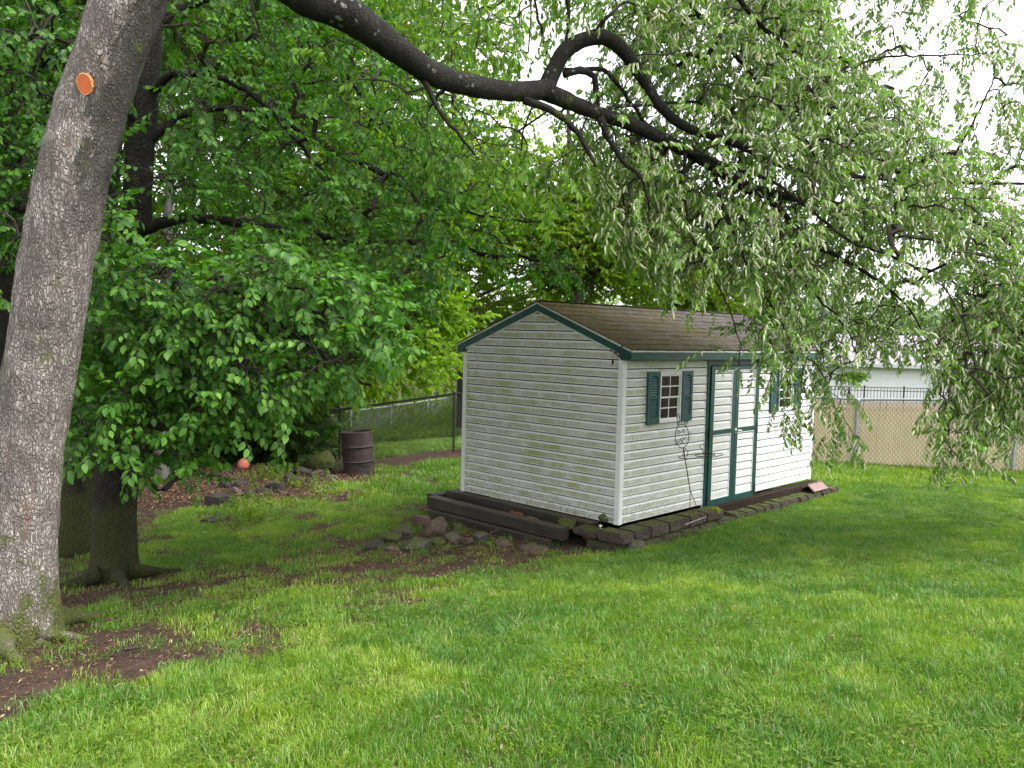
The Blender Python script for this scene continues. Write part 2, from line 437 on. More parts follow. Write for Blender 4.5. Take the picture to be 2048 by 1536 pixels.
class G:                      # collects simple shapes as (verts, faces)
    def __init__(s): s.v = []; s.f = []
    def add(s, V, Fc):
        b = len(s.v); s.v.extend([tuple(v) for v in V]); s.f.extend([tuple(i+b for i in f) for f in Fc]); return s
    def box(s, a, b, bev=0):
        x0, y0, z0 = a; x1, y1, z1 = b
        return s.add([(x0, y0, z0), (x1, y0, z0), (x1, y1, z0), (x0, y1, z0), (x0, y0, z1), (x1, y0, z1), (x1, y1, z1), (x0, y1, z1)],
                     [(0, 3, 2, 1), (4, 5, 6, 7), (0, 1, 5, 4), (1, 2, 6, 5), (2, 3, 7, 6), (3, 0, 4, 7)])
    def prism(s, poly, axis, a, b):     # poly in the two other axes, extruded along axis
        def p3(q, t):
            if axis == 0: return (t, q[0], q[1])
            if axis == 1: return (q[0], t, q[1])
            return (q[0], q[1], t)
        n = len(poly)
        V = [p3(q, a) for q in poly]+[p3(q, b) for q in poly]
        F_ = [tuple(range(n))[::-1], tuple(range(n, 2*n))]+[(i, (i+1) % n, n+(i+1) % n, n+i) for i in range(n)]
        return s.add(V, F_)
    def tube(s, P, r, n=8, closed=False):
        V, F_ = tube_np(P, r, n, closed); return s.add(V, F_)
    def o(s, name, mat, parent=None, **kw): return obj(name, s.v, s.f, mat, parent, **kw)

def tube_np(P, r, n=8, closed=False, cap=True, base=0):
    P = np.asarray(P, float); m = len(P)
    r = np.broadcast_to(np.asarray(r, float), (m,))
    if closed: T = np.roll(P, -1, 0)-np.roll(P, 1, 0)
    else: T = np.gradient(P, axis=0) if m > 1 else np.array([[0, 0, 1.]])
    T /= np.linalg.norm(T, axis=1, keepdims=True)+1e-9
    a = np.array([0, 0, 1.]) if abs(T[0][2]) < .9 else np.array([1., 0, 0])
    nrm = np.cross(T[0], a); nrm /= np.linalg.norm(nrm)
    V = np.zeros((m, n, 3)); ang = np.arange(n)*2*pi/n
    for i in range(m):
        nrm = nrm-T[i]*(nrm@T[i]); nrm /= np.linalg.norm(nrm)+1e-9
        b = np.cross(T[i], nrm)
        V[i] = P[i]+r[i]*(np.outer(np.cos(ang), nrm)+np.outer(np.sin(ang), b))
    F_ = []
    mm = m if closed else m-1
    for i in range(mm):
        i2 = (i+1) % m
        for j in range(n):
            j2 = (j+1) % n
            F_.append((i*n+j, i*n+j2, i2*n+j2, i2*n+j))
    if cap and not closed:
        F_.append(tuple(range(n))[::-1]); F_.append(tuple((m-1)*n+j for j in range(n)))
    return V.reshape(-1, 3), F_

def resample(P, step):
    P = np.asarray(P, float)
    # Catmull-Rom through the points, then equal steps
    Q = np.vstack([2*P[0]-P[1], P, 2*P[-1]-P[-2]]); out = []
    for i in range(1, len(Q)-2):
        for t in np.linspace(0, 1, 12, endpoint=False):
            p0, p1, p2, p3 = Q[i-1], Q[i], Q[i+1], Q[i+2]
            out.append(.5*((2*p1)+(-p0+p2)*t+(2*p0-5*p1+4*p2-p3)*t*t+(-p0+3*p1-3*p2+p3)*t**3))
    out.append(P[-1]); out = np.array(out)
    L_ = np.r_[0, np.cumsum(np.linalg.norm(np.diff(out[:, :3], axis=0), axis=1))]
    n = max(2, int(L_[-1]/step)+1); s = np.linspace(0, L_[-1], n)
    return np.stack([np.interp(s, L_, out[:, k]) for k in range(out.shape[1])], 1)

# ------------------------------------------------------------------ terrain
CTRL = [(-7.4, -5.5, .28), (-5.07, -3.29, .25), (-6.47, -1.73, .12), (-3.65, -4.75, .30), (-5.8, .37, -.10),
        (-4.33, 2.85, -.55), (-4.0, 4.94, -.70), (-.09, -.12, -.33), (-.75, .4, -.35), (4.3, -.42, -.30), (4.9, .2, -.30), (2.2, -.42, -.30),
        (-1.88, 2.17, -.45), (-.7, 2.75, -.45), (8.07, .6, -.29), (8.55, -1.86, -.15), (8.9, -5, .0), (4.07, 7.3, -.5), (2.98, 9.6, -.95),
        (2.04, 7.75, -.85), (.54, 9.47, -.80), (-1.35, 6.73, -.80), (12.2, 19.9, -2.1), (15.6, 19.8, -1.8),
        (25, 40, -3), (0, 30, -3), (-8, 15, -1.8), (-15, 5, -.8), (-12, -5, .2), (-10, -12, .8), (8, -12, .4), (20, -5, -.1),
        (25, 8, -.6), (40, 0, -.6), (30, -30, 0), (60, 60, -3), (-30, -30, 1), (-40, 30, -3), (2.4, 1.3, -.32), (1, -2, -.15), (10, 8, -.6)]
_c = np.array(CTRL)
def _tps(r): return np.where(r > 1e-9, r*r*np.log(np.maximum(r, 1e-9)), 0)
_n = len(_c); _K = _tps(np.linalg.norm(_c[:, None, :2]-_c[None, :, :2], axis=2))
_A = np.zeros((_n+3, _n+3)); _A[:_n, :_n] = _K+np.eye(_n)*.02; _P = np.c_[np.ones(_n), _c[:, :2]]
_A[:_n, _n:] = _P; _A[_n:, :_n] = _P.T
_w = np.linalg.solve(_A, np.r_[_c[:, 2], 0, 0, 0])
def H(x, y):
    x = np.asarray(x, float); y = np.asarray(y, float); sh = x.shape
    xf = x.ravel(); yf = y.ravel()
    rr = np.sqrt(xf**2+yf**2); k = np.minimum(1, 62/np.maximum(rr, 1e-6)); xf = xf*k; yf = yf*k
    out = np.zeros(xf.shape)
    for s in range(0, len(xf), 20000):
        a = xf[s:s+20000]; b = yf[s:s+20000]
        r = np.sqrt((a[:, None]-_c[None, :, 0])**2+(b[:, None]-_c[None, :, 1])**2)
        out[s:s+20000] = _tps(r)@_w[:_n]+_w[_n]+_w[_n+1]*a+_w[_n+2]*b
    return np.clip(out, -3.6, 1.3).reshape(sh)
def Hs(x, y): return float(H(np.array([x]), np.array([y]))[0])
def ground(u, v):
    r = Fw + Rt*(u-1024)/FPX - Up*(v-768)/FPX
    ts = np.linspace(1.5, 60, 2400)
    P = CAM+ts[:, None]*r; dz = P[:, 2]-H(P[:, 0], P[:, 1])
    i = int(np.argmax(dz < 0))
    if dz[i] >= 0: i = len(ts)-1
    q = CAM+ts[i]*r; q[2] = Hs(q[0], q[1]); return q

# bare-soil mask, drawn on the ground where the photograph shows it
DIRT = [
    ([(-300, 1320), (0, 1325), (110, 1235), (200, 1262), (420, 1268), (545, 1292), (330, 1350), (120, 1395), (0, 1430), (-300, 1520)], 1.0),
    ([(90, 1180), (300, 1130), (420, 1150), (720, 1135), (700, 1085), (860, 1050), (1190, 1080), (1230, 1100), (1100, 1128), (900, 1150), (760, 1168), (540, 1178), (380, 1195), (200, 1225), (110, 1240)], .78),
    ([(200, 980), (380, 900), (560, 890), (760, 925), (700, 962), (560, 990), (420, 1010), (300, 1040)], .9),
    ([(745, 915), (940, 893), (940, 912), (760, 942)], 1.0),
    ([(-300, 1080), (110, 1000), (300, 960), (330, 1010), (280, 1090), (110, 1200), (-300, 1300)], .75),
    ([(1230, 1092), (1640, 978), (1650, 990), (1420, 1060), (1260, 1108)], .8),
    ([(370, 1285), (520, 1275), (500, 1305), (390, 1312)], .9),
    ([(560, 1120), (800, 1105), (780, 1150), (640, 1190), (560, 1170)], .55),
]
SPARSE = [(-300, 960), (420, 980), (700, 955), (900, 930), (880, 1010), (1240, 1110), (1100, 1160), (800, 1230), (560, 1330), (300, 1400), (-300, 1500)]
def dirt(x, y):
    z = H(x, y)
    jx = (fbm2(x, y, 1.6, 4, 3)-.5)*.9; jy = (fbm2(x, y, 1.6, 4, 9)-.5)*.9
    u, v, d = px(np.stack([x+jx, y+jy, z], -1))
    m = np.zeros(np.shape(x))
    ok = d > .5
    for poly, a in DIRT: m = np.maximum(m, np.where(inpoly(u, v, poly) & ok, a, 0))
    sp = inpoly(u, v, SPARSE) & ok
    n = fbm2(x, y, 3.2, 5, 21)
    m = np.where(m > 0, np.clip(m*1.15-.9*np.clip(n-.52, 0, 1)*2, 0, 1), m)
    m = np.where(sp, np.maximum(m, np.clip((n-.42)*6, 0, .88)), m)
    wood = (d > 19) & (u < 1500)
    m = np.where(wood, np.maximum(m, np.clip((n-.45)*4, 0, .7)), m)
    return m, sp, u, v, d

def axis_lines(lo, hi, dlo, dhi, step):
    a = list(np.arange(dlo, dhi, step)); s = step; q = dlo
    left = []
    while q > lo: s *= 1.22; q -= s; left.append(q)
    s = step; q = a[-1]; right = []
    while q < hi: s *= 1.22; q += s; right.append(q)
    return np.array(left[::-1]+a+right)
gx = axis_lines(-260, 260, -8.2, 10.5, .085); gy = axis_lines(-260, 260, -6.0, 11.0, .085)
GX, GY = np.meshgrid(gx, gy, indexing='ij')
GZ = H(GX, GY); DM, SPM, GU, GVv, GD = dirt(GX, GY)
near = np.clip((40-np.sqrt(GX**2+GY**2))/20, 0, 1)
GZ = GZ + near*((fbm2(GX, GY, 2.5, 4, 5)-.5)*.05 + (fbm2(GX, GY, 9, 3, 6)-.5)*.03*(.3+DM))
GZ = np.where((GX > .0) & (GX < 4.85) & (GY > -.05) & (GY < 2.6), np.minimum(GZ, -.32), GZ)
nx, ny = GX.shape
ii = np.arange(nx*ny).reshape(nx, ny)
gf = np.stack([ii[:-1, :-1], ii[1:, :-1], ii[1:, 1:], ii[:-1, 1:]], -1).reshape(-1, 4)
def ground_mat():
    m = MB('lawn_and_soil'); p = m.pos()
    a = m.attr('soil'); n = m.noise(p, 5, 5, .7); f = m.noise(p, 45, 5, .75); k = m.noise(p, 1.1, 4, .6)
    soil = m.mix(m.rng(f, .35, .65), (.024, .017, .012), (.075, .050, .037))
    soil = m.mix(m.rng(n, .45, .62, 0, .7), soil, (.088, .053, .040))
    fl = m.math('MULTIPLY', m.rng(m.vor(m.mapv(p, (1, 2.2, 1), (0, 0, .6)), 34, 'F1'), .20, .14), m.rng(f, .4, .6))
    soil = m.mix(m.math('MULTIPLY', fl, .6), soil, (.23, .17, .11))
    thatch = m.mix(m.rng(f, .35, .65), (.022, .045, .010), (.075, .095, .022))
    thatch = m.mix(m.rng(k, .45, .62, 0, .6), thatch, (.055, .095, .016))
    fac = m.rng(m.math('ADD', a, m.math('MULTIPLY', m.math('SUBTRACT', f, .5), .5)), .3, .55)
    c = m.mix(fac, thatch, soil)
    return m.done(m.bsdf(c, .95, .1, m.bump(m.math('ADD', f, n), .8, .03)))
M['ground'] = ground_mat()
obj('ground', np.stack([GX, GY, GZ], -1).reshape(-1, 3), gf, M['ground'], smooth=True, attrs={'soil': DM.ravel()}, kind='structure')
GRID_Z = GZ
def Hz(x, y):                                # height of the finished sheet (bilinear)
    x = np.asarray(x, float); y = np.asarray(y, float)
    i = np.clip(np.searchsorted(gx, x)-1, 0, nx-2); j = np.clip(np.searchsorted(gy, y)-1, 0, ny-2)
    tx = (x-gx[i])/(gx[i+1]-gx[i]); ty = (y-gy[j])/(gy[j+1]-gy[j])
    return (GRID_Z[i, j]*(1-tx)*(1-ty)+GRID_Z[i+1, j]*tx*(1-ty)+GRID_Z[i, j+1]*(1-tx)*ty+GRID_Z[i+1, j+1]*tx*ty)

# ------------------------------------------------------------------ shed
Wd, Ln, C = 2.562, 4.792, .1016
ZB = -C                                        # bottom edge of the siding
EZ = 1.722                                     # underside of the fascia
OV = .115                                      # eave overhang
SL = (2.342-1.811)/(Wd/2+OV)                   # roof slope
PK = 2.342                                     # top of the green rake board at the ridge
shed = thing('garden_shed', 'white vinyl-sided gable shed with green trim and mossy brown shingle roof', 'shed', (0, 0, ZB))
def course_prof(h):                            # dutch-lap profile: (out, z)
    g_ = min(.013, h*.3)
    return [(0.0, h), (-.010, h), (-.010, h-g_), (.005, h-g_-.002), (.0155, h*.66), (.0175, 0.0), (0.0, 0.0)]
def course(axis_pos, a0, a1, z0, h, face, clipl=None, clipr=None):
    """one siding board: face 'gable' lies on x=0 and runs along y; 'side' lies on y=0 and runs along x"""
    pr = course_prof(h); V = []; cz = []
    for (o, z) in pr:
        zz = z0+z
        l_, r_ = a0, a1
        if clipl: l_, r_ = clipl(zz)
        for q in (l_, r_):
            V.append((axis_pos-o, q, zz) if face == 'gable' else (q, axis_pos-o, zz)); cz.append(z/h)
    F_ = [(2*i, 2*i+1, 2*i+3, 2*i+2) for i in range(6)]+[(4, 6, 8, 10, 12), (5, 13, 11, 9, 7)]
    if face == 'gable': F_ = [f[::-1] for f in F_]
    return V, F_, cz
gw = G().prism([(0, ZB+.004), (Wd, ZB+.004), (Wd, 1.70), (Wd/2, 2.22), (0, 1.70)], 0, .012, .06).o('gable_wall', M['inside'], shed)
def rake_z(y): return PK-.085-SL*abs(y-Wd/2)
n = 0
for i in range(24):
    z0 = ZB+i*C
    if z0+C*.2 > rake_z(Wd/2): break
    def cl(zz):
        k = (rake_z(Wd/2)-zz)/SL
        k = max(k, .0); k = min(k, Wd/2-.052)
        return Wd/2-k, Wd/2+k
    h = min(C, rake_z(Wd/2)-z0)
    V, F_, cz = course(0.0, 0, 0, z0, h, 'gable', cl)
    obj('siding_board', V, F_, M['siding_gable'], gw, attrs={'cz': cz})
# side wall facing the lawn, boards interrupted by doors and windows
WZ0, WZ1 = .985, 1.578
WIN = [(.677, 1.140), (3.625, 4.088)]
DX0, DX1 = 1.722, 3.045
sw = G()
sw.box((.06, .012, ZB+.004), (WIN[0][0], .05, 1.80)); sw.box((WIN[0][1], .012, ZB+.004), (DX0, .05, 1.80))
sw.box((DX1, .012, ZB+.004), (WIN[1][0], .05, 1.80)); sw.box((WIN[1][1], .012, ZB+.004), (Ln, .05, 1.80))
for a, b in WIN:
    sw.box((a, .012, ZB+.004), (b, .05, WZ0)); sw.box((a, .002, WZ1), (b, .05, 1.80))
sw.box((DX0, .03, ZB+.004), (DX1, .06, 1.80))
sidewall = sw.o('side_wall', M['inside'], shed)
for i in range(18):
    z0 = ZB+i*C; h = min(C, 1.735-z0)
    if h < .02: break
    segs = [(.052, DX0-.004), (DX1+.004, Ln-.052)]
    zc0, zc1 = z0, z0+h
    for (s0, s1), (w0, w1) in zip(segs, WIN):
        if zc1 > WZ0 and zc0 < WZ1: parts = [(s0, w0-.003, z0, h), (w1+.003, s1, z0, h)]
        else: parts = [(s0, s1, z0, h)]
        if zc0 < WZ0 < zc1: parts.append((w0-.002, w1+.002, z0, WZ0-z0-.001))
        if zc0 < WZ1 < zc1: parts.append((w0-.002, w1+.002, WZ1+.001, zc1-WZ1-.001))
        for a, b, z_, h_ in parts:
            V, F_, cz = course(0.0, a, b, z_, h_, 'side')
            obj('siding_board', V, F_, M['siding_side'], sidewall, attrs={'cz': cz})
# plain far walls
G().box((.06, Wd-.05, ZB), (Ln, Wd, 1.82)).o('back_wall', M['white_trim'], shed)
G().prism([(0.051, ZB), (Wd-.051, ZB), (Wd-.051, 1.70), (Wd/2, 2.22), (.051, 1.70)], 0, Ln-.05, Ln).o('end_wall', M['white_trim'], shed)
G().box((.061, .061, ZB), (Ln-.051, Wd-.051, ZB+.03)).o('floor', M['inside'], shed)
# corner posts
for (x0, y0) in ((-.018, -.018), (-.018, Wd-.05), (Ln-.05, -.018)):
    g = G().box((x0, y0, ZB-.01), (x0+.068, y0+.068, 1.74 if y0 < 1 else 1.72))
    g.o('corner_post', M['white_trim'], shed)
# J channel under the rakes
for s in (-1, 1):
    yy = [Wd/2, Wd/2+s*(Wd/2-.015)]
    P_ = [(yy[0], PK-.075), (yy[1], PK-.075-SL*abs(yy[1]-Wd/2)), (yy[1], PK-.100-SL*abs(yy[1]-Wd/2)), (yy[0], PK-.100)]
    G().prism(P_, 0, -.016, .0).o('rake_channel', M['white_trim'], shed)
    # green rake board and white drip edge above it
    e = Wd/2+OV
    P_ = [(yy[0], PK), (Wd/2+s*e, PK-SL*e), (Wd/2+s*e, EZ), (Wd/2+s*(Wd/2+.008), EZ), (Wd/2+s*(Wd/2+.008), PK-.078-SL*(Wd/2+.008)), (yy[0], PK-.078)]
    G().prism(P_, 0, -.026, -.0155).o('rake_board', M['green_trim'], shed)
    P_ = [(yy[0], PK+.024), (Wd/2+s*(e+.012), PK+.024-SL*(e+.012)), (Wd/2+s*(e+.012), PK+.002-SL*(e+.012)), (yy[0], PK+.002)]
    G().prism(P_, 0, -.034, -.012).o('drip_edge', M['drip_edge'], shed)
    P_ = [(yy[0], PK), (Wd/2+s*e, PK-SL*e), (Wd/2+s*e, EZ), (Wd/2+s*(Wd/2+.008), EZ), (Wd/2+s*(Wd/2+.008), PK-.078-SL*(Wd/2+.008)), (yy[0], PK-.078)]
    G().prism(P_, 0, Ln+.0155, Ln+.026).o('rake_board', M['green_trim'], shed)
# eave fascias in two lengths, soffit, drip edge
for s, nm in ((-1, 'front'), (1, 'back')):
    y0 = -OV if s < 0 else Wd+OV
    a, b = (y0-.012, y0) if s < 0 else (y0, y0+.012)
    for xa, xb in ((-.0268, 2.05), (2.053, Ln+.0268)):
        G().box((xa, a, EZ), (xb, b, EZ+.086)).o('fascia_board', M['green_trim'], shed)
    G().box((-.034, a-.008, EZ+.087), (Ln+.034, b+.008, EZ+.104)).o('eave_drip_edge', M['drip_edge'], shed)
    c0, c1 = (-OV+.001, -.0145) if s < 0 else (Wd+.001, Wd+OV-.001)
    G().box((-.0145, c0, EZ+.012), (Ln+.0145, c1, EZ+.02)).o('soffit', M['white_trim'], shed)
# roof deck + shingle tabs
roof = G()
e = Wd/2+OV
roof.prism([(Wd/2-e, PK-SL*e+.012), (Wd/2, PK+.012), (Wd/2+e, PK-SL*e+.012), (Wd/2+e, PK-SL*e-.01), (Wd/2, PK-.02), (Wd/2-e, PK-SL*e-.01)], 0, -.010, Ln+.010)
deck = roof.o('roof', M['drip_edge'], shed)
slen = math.hypot(e, SL*e)+.015; nrow = 10; rowh = slen/nrow
sdir = np.array([-1, -SL])/math.hypot(1, SL); sn = np.array([-SL, 1])/math.hypot(1, SL)    # (y,z) downslope and normal, front side
def tab_mesh(wd, sgn):
    L_ = rowh+.05
    V = []
    for t in (-.05, rowh):            # along slope from the course line; upper end tucked
        up = .004 if t < 0 else .013
        for xx in (0, wd):
            V.append((xx, sgn*sdir[0]*t*-1*-1, 0)); 
    V = []
    for (t, hgt) in ((-.05, .000), (rowh, .0055), (rowh, .001), (-.05, -.004)):
        for xx in (.002, wd-.002):
            y = sdir[0]*t+sn[0]*hgt; z = sdir[1]*t+sn[1]*hgt
            V.append((xx, y*sgn, z))
    F_ = [(0, 1, 3, 2), (2, 3, 5, 4), (4, 5, 7, 6), (6, 7, 1, 0), (0, 2, 4, 6), (1, 7, 5, 3)]
    if sgn < 0: F_ = [f[::-1] for f in F_]
    return mesh_of('shingle', V, F_, M['shingle'])
x0r, x1r = -.045, Ln+.045; tabw = (x1r-x0r)/15.0
tabs = {(s, k): tab_mesh(tabw*k, s) for s in (1, -1) for k in (1, .5)}
for sgn in (1, -1):
    for r_ in range(nrow):
        t0 = r_*rowh
        yb = Wd/2+sgn*sdir[0]*t0; zb = PK+.030+sdir[1]*t0
        xs = [(x0r+k*tabw, 1) for k in range(15)] if r_ % 2 == 0 else [(x0r, .5)]+[(x0r+(k+.5)*tabw, 1) for k in range(14)]+[(x0r+14.5*tabw, .5)]
        for xx, k in xs:
            o = bpy.data.objects.new('shingle', tabs[(sgn, k)])
            link(o, deck, (xx, yb, zb+random.uniform(0, .003)))
            o.rotation_euler = (random.uniform(-.012, .012), random.uniform(-.006, .006), 0)
for k in range(24):
    x = x0r+k*(x1r-x0r)/24
    G().prism([(Wd/2-.13, PK+.030-SL*.13+.012), (Wd/2, PK+.045), (Wd/2+.13, PK+.030-SL*.13+.012), (Wd/2+.13, PK+.030-SL*.13+.006), (Wd/2, PK+.036), (Wd/2-.13, PK+.030-SL*.13+.006)], 0, x, x+.215).o('ridge_cap', M['shingle'], deck)

# windows with divided sashes and louvred shutters
def window(x0, x1):
    w = G(); y1, y0 = -.001, -.030
    t = .030
    w.box((x0, y0, WZ0), (x0+t, y1, WZ1)); w.box((x1-t, y0, WZ0), (x1, y1, WZ1))
    w.box((x0+t, y0, WZ1-t), (x1-t, y1, WZ1)); w.box((x0+t, y0, WZ0), (x1-t, y1, WZ0+t))
    win = w.o('window', M['white_trim'], shed)
    zm = (WZ0+WZ1)/2
    for nm, z0, z1, yy in (('upper_sash', zm-.012, WZ1-t, -.020), ('lower_sash', WZ0+t, zm+.012, -.008)):
        s = G(); b = .020; a0, a1 = x0+t+.001, x1-t-.001
        s.box((a0, yy, z0), (a0+b, yy+.014, z1)); s.box((a1-b, yy, z0), (a1, yy+.014, z1))
        s.box((a0+b, yy, z1-b), (a1-b, yy+.014, z1)); s.box((a0+b, yy, z0), (a1-b, yy+.014, z0+b))
        xm = (a0+a1)/2; zc = (z0+z1)/2
        s.box((xm-.007, yy+.002, z0+b), (xm+.007, yy+.010, z1-b))
        s.box((a0+b, yy+.002, zc-.007), (xm-.007, yy+.010, zc+.007)); s.box((xm+.007, yy+.002, zc-.007), (a1-b, yy+.010, zc+.007))
        s.o('sash', M['white_trim'], win)
        for xa, xb in ((a0+b, xm-.007), (xm+.007, a1-b)):
            for za, zb in ((z0+b, zc-.007), (zc+.007, z1-b)):
                G().box((xa, yy+.004, za), (xb, yy+.007, zb)).o('pane', M['pane'], win)
    cv = []; cf = []
    for k in range(25):
        x = x0+t+k*(x1-x0-2*t)/24; y = .075+.010*sin(k*1.9)
        cv += [(x, y, WZ1-t), (x, y, zm-.02)]
        if k: cf.append((2*k-2, 2*k-1, 2*k+1, 2*k))
    obj('curtain', cv, cf, M['curtain'], win)
    for xa, xb in ((x0-.245, x0-.003), (x1+.003, x1+.225)):
        f = G(); ya, yb = -.042, -.014; za, zb = WZ0-.005, WZ1+.005
        st = .040
        f.box((xa, ya, za), (xa+st, yb, zb)); f.box((xb-st, ya, za), (xb, yb, zb))
        f.box((xa+st, ya, za), (xb-st, yb, za+.085)); f.box((xa+st, ya, zm-.012), (xb-st, yb, zm+.018))
        # arched top rail
        xm = (xa+xb)/2; hw = (xb-xa)/2-st
        arch = [(xa+st, zb)]+[(xb-st, zb)]+[(xm+hw*cos(q), zb-.085+.045*sin(q)) for q in np.linspace(0, pi, 9)]
        f.prism(arch, 1, ya, yb)
        f.box((xa+st, -.018, za+.085), (xb-st, -.0142, zb-.05))
        sh = f.o('shutter', M['green_shutter'], shed)
        for z0, z1 in ((za+.09, zm-.016), (zm+.022, zb-.05)):
            k = 8; hh = (z1-z0)/k
            for q in range(k):
                zz = z0+q*hh
                G().prism([(-.019, zz+hh*1.0), (-.0225, zz+hh*1.0), (-.040, zz+.006), (-.0365, zz+.002)], 0, xa+st+.001, xb-st-.001).o('louver', M['green_shutter'], sh)
for a, b in WIN: window(a, b)
# double doors
jz0, jz1 = -.145, 1.70
fr = G()
fr.box((DX0, -.034, jz0-.05), (DX0+.052, -.004, EZ+.011)); fr.box((DX1-.052, -.034, jz0-.07), (DX1, -.004, EZ+.011))
fr.box((DX0+.052, -.020, 1.645), (DX1-.052, -.004, EZ+.011))
dframe = fr.o('door_frame', M['green_trim'], shed)
for a, b in ((DX0-.012, DX0-.001), (DX1+.001, DX1+.014)):
    G().box((a, -.020, ZB-.08), (b, -.001, 1.725)).o('door_channel', M['white_trim'], shed)
xm = 2.388
for xa, xb in ((DX0+.056, xm-.004), (xm+.004, DX1-.056)):
    d = G(); st = .080; ya, yb = -.052, -.024
    z0, z1 = jz0, 1.635
    d.box((xa, ya, z0), (xa+st, yb, z1)); d.box((xb-st, ya, z0), (xb, yb, z1))
    d.box((xa+st, ya, z0), (xb-st, yb, z0+.085)); d.box((xa+st, ya, z1-.05), (xb-st, yb, z1)); d.box((xa+st, ya, .765), (xb-st, yb, .825))
    d.box((xa+.01, -.022, z0+.01), (xb-.01, -.0205, z1-.01))
    door = d.o('door', M['green_trim'], shed)
    for za, zb in ((z0+.085, .765), (.825, z1-.05)):
        t = .014
        f = G(); f.box((xa+st, -.050, za), (xa+st+t, -.026, zb)); f.box((xb-st-t, -.050, za), (xb-st, -.026, zb))
        f.box((xa+st+t, -.050, zb-t), (xb-st-t, -.026, zb)); f.box((xa+st+t, -.050, za), (xb-st-t, -.026, za+t))
        f.o('panel_channel', M['white_trim'], door)
        z = za+t
        while z < zb-t-.01:
            h = min(C, zb-t-z)
            V, F_, cz = course(-.028, xa+st+t, xb-st-t, z, h, 'side')
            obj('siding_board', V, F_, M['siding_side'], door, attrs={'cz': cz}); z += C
    hx = DX0+.044 if xa < xm-.3 else DX1-.075
    for hz in ((z0+.06), .77):
        G().box((hx, -.060, hz-.05), (hx+.03, -.0525, hz+.09)).box((hx-.05 if xa > xm-.3 else hx+.03, -.0585, hz+.0), (hx if xa > xm-.3 else hx+.09, -.0525, hz+.03)).o('hinge', M['black_metal'], door)
hd = G(); hd.tube([(xm+.03, -.052, .79), (xm+.03, -.085, .79)], .012, 10); hd.tube([(xm+.02, -.085, .79), (xm+.07, -.088, .792), (xm+.125, -.088, .785)], [.010, .011, .008], 8)
hd.box((xm+.005, -.056, .755), (xm+.055, -.0525, .825)).o('door_handle', M['steel'], shed)
G().box((3.53, -.03, .76), (3.60, -.0145, .78)).box((3.60, -.026, .757), (3.66, -.0145, .787)).o('wall_latch', M['steel'], shed)

# scrolled bracket hung on the corner of the shed, with an ornament dangling from it
P0 = at(1243.5, 691.5, 9.06); br = thing('hanging_bracket', 'small black scrolled iron bracket on the near roof corner of the shed', 'bracket', P0)
g = G(); g.tube([at(1243.6, 691, 9.04), at(1243.0, 720.5, 9.04)], .011, 8)
g.tube([at(1243, 716, 9.04), at(1230, 707, 9.03), at(1221, 700, 9.03)], .004, 6)
g.tube([at(1243, 697, 9.04), at(1236, 699, 9.03), at(1228, 698.5, 9.03), at(1224, 699, 9.03)], .004, 6)
g.o('arm', M['iron'], br)
g = G()
for cu, cv, rr in ((1221.5, 701, 2.2), (1229, 702.5, 3), (1236, 702, 3.6), (1238.5, 708.5, 3), (1232, 705, 2.4)):
    g.tube([at(cu+rr*cos(a)*(1-.5*a/9), cv+rr*sin(a)*(1-.5*a/9), 9.03) for a in np.linspace(0, 9, 20)], .004, 5)
g.o('scroll', M['iron'], br)
orn = thing('wind_ornament', 'small dark ornament dangling on a thread below the iron bracket', 'ornament', at(1226, 704, 9.03))
G().tube([at(1226.5, 702, 9.03), at(1225.5, 719, 9.03)], .0015, 4).o('thread', M['iron'], orn)
G().tube([at(1225.2, 718, 9.03), at(1225.6, 723, 9.03), at(1224.4, 730.5, 9.03)], [.006, .016, .004], 6).tube([at(1226, 720, 9.03), at(1226.5, 727, 9.03)], [.006, .012], 6).o('pendant', M['iron'], orn)

# ------------------------------------------------------------------ stones
import bmesh
def ico(sub):
    b = bmesh.new(); bmesh.ops.create_icosphere(b, subdivisions=sub, radius=1)
    V = np.array([v.co[:] for v in b.verts]); F_ = np.array([[v.index for v in f.verts] for f in b.faces]); b.free(); return V, F_
ICO = {k: ico(k) for k in (1, 2, 3, 4)}
def rock_shape(seed, dims, ang=.5, sub=3):
    V, F_ = ICO[sub]; r = np.random.default_rng(seed)
    V = V.copy()
    for k in range(int(8+ang*6)):            # facets
        nn = r.normal(size=3); nn /= np.linalg.norm(nn); d = r.uniform(.72-.40*ang, .84-.16*ang)
        s = V@nn; over = np.maximum(s-d, 0); V -= over[:, None]*nn*(.97)
    nz = fbm(V*2.2+seed*3.1, 4, seed)
    V *= (1+.30*(nz-.5)+.10*(fbm(V*7+seed, 3, seed+3)-.5))[:, None]
    V /= np.abs(V).max(0)
    return V*np.array(dims)/2, F_
def rock(name, label, u, v, wpx, hpx, mat, seed, ang=.5, depthk=.9, rz=None, cat='stone', group=None, sink=.18, z=None, d=None):
    sink = .30
    if d is None:
        g = ground(u, v+hpx*.45); d = (g-CAM)@Fw
        base = g
    else: base = at(u, v+hpx*.45, d)
    w = wpx*d/FPX; h = hpx*d/FPX*1.05
    dims = (w*1.05, w*depthk, h*1.02)
    V, F_ = rock_shape(seed, dims, ang)
    a = rz if rz is not None else random.uniform(0, 6.28)
    yaw = YAW-pi/2
    c, s = cos(yaw), sin(yaw)
    V = V@np.array([[c, s, 0], [-s, c, 0], [0, 0, 1]])
    org = np.array([base[0], base[1], base[2]+h*.5-h*sink])
    if z is not None: org[2] = z
    V = V+org
    return obj(name, V, F_, M[mat], origin=org, smooth=False, label=label, category=cat) if False else props(obj(name, V, F_, M[mat], origin=org), label, cat, group)
PILE = 'fieldstones heaped at the back corner of the shed'
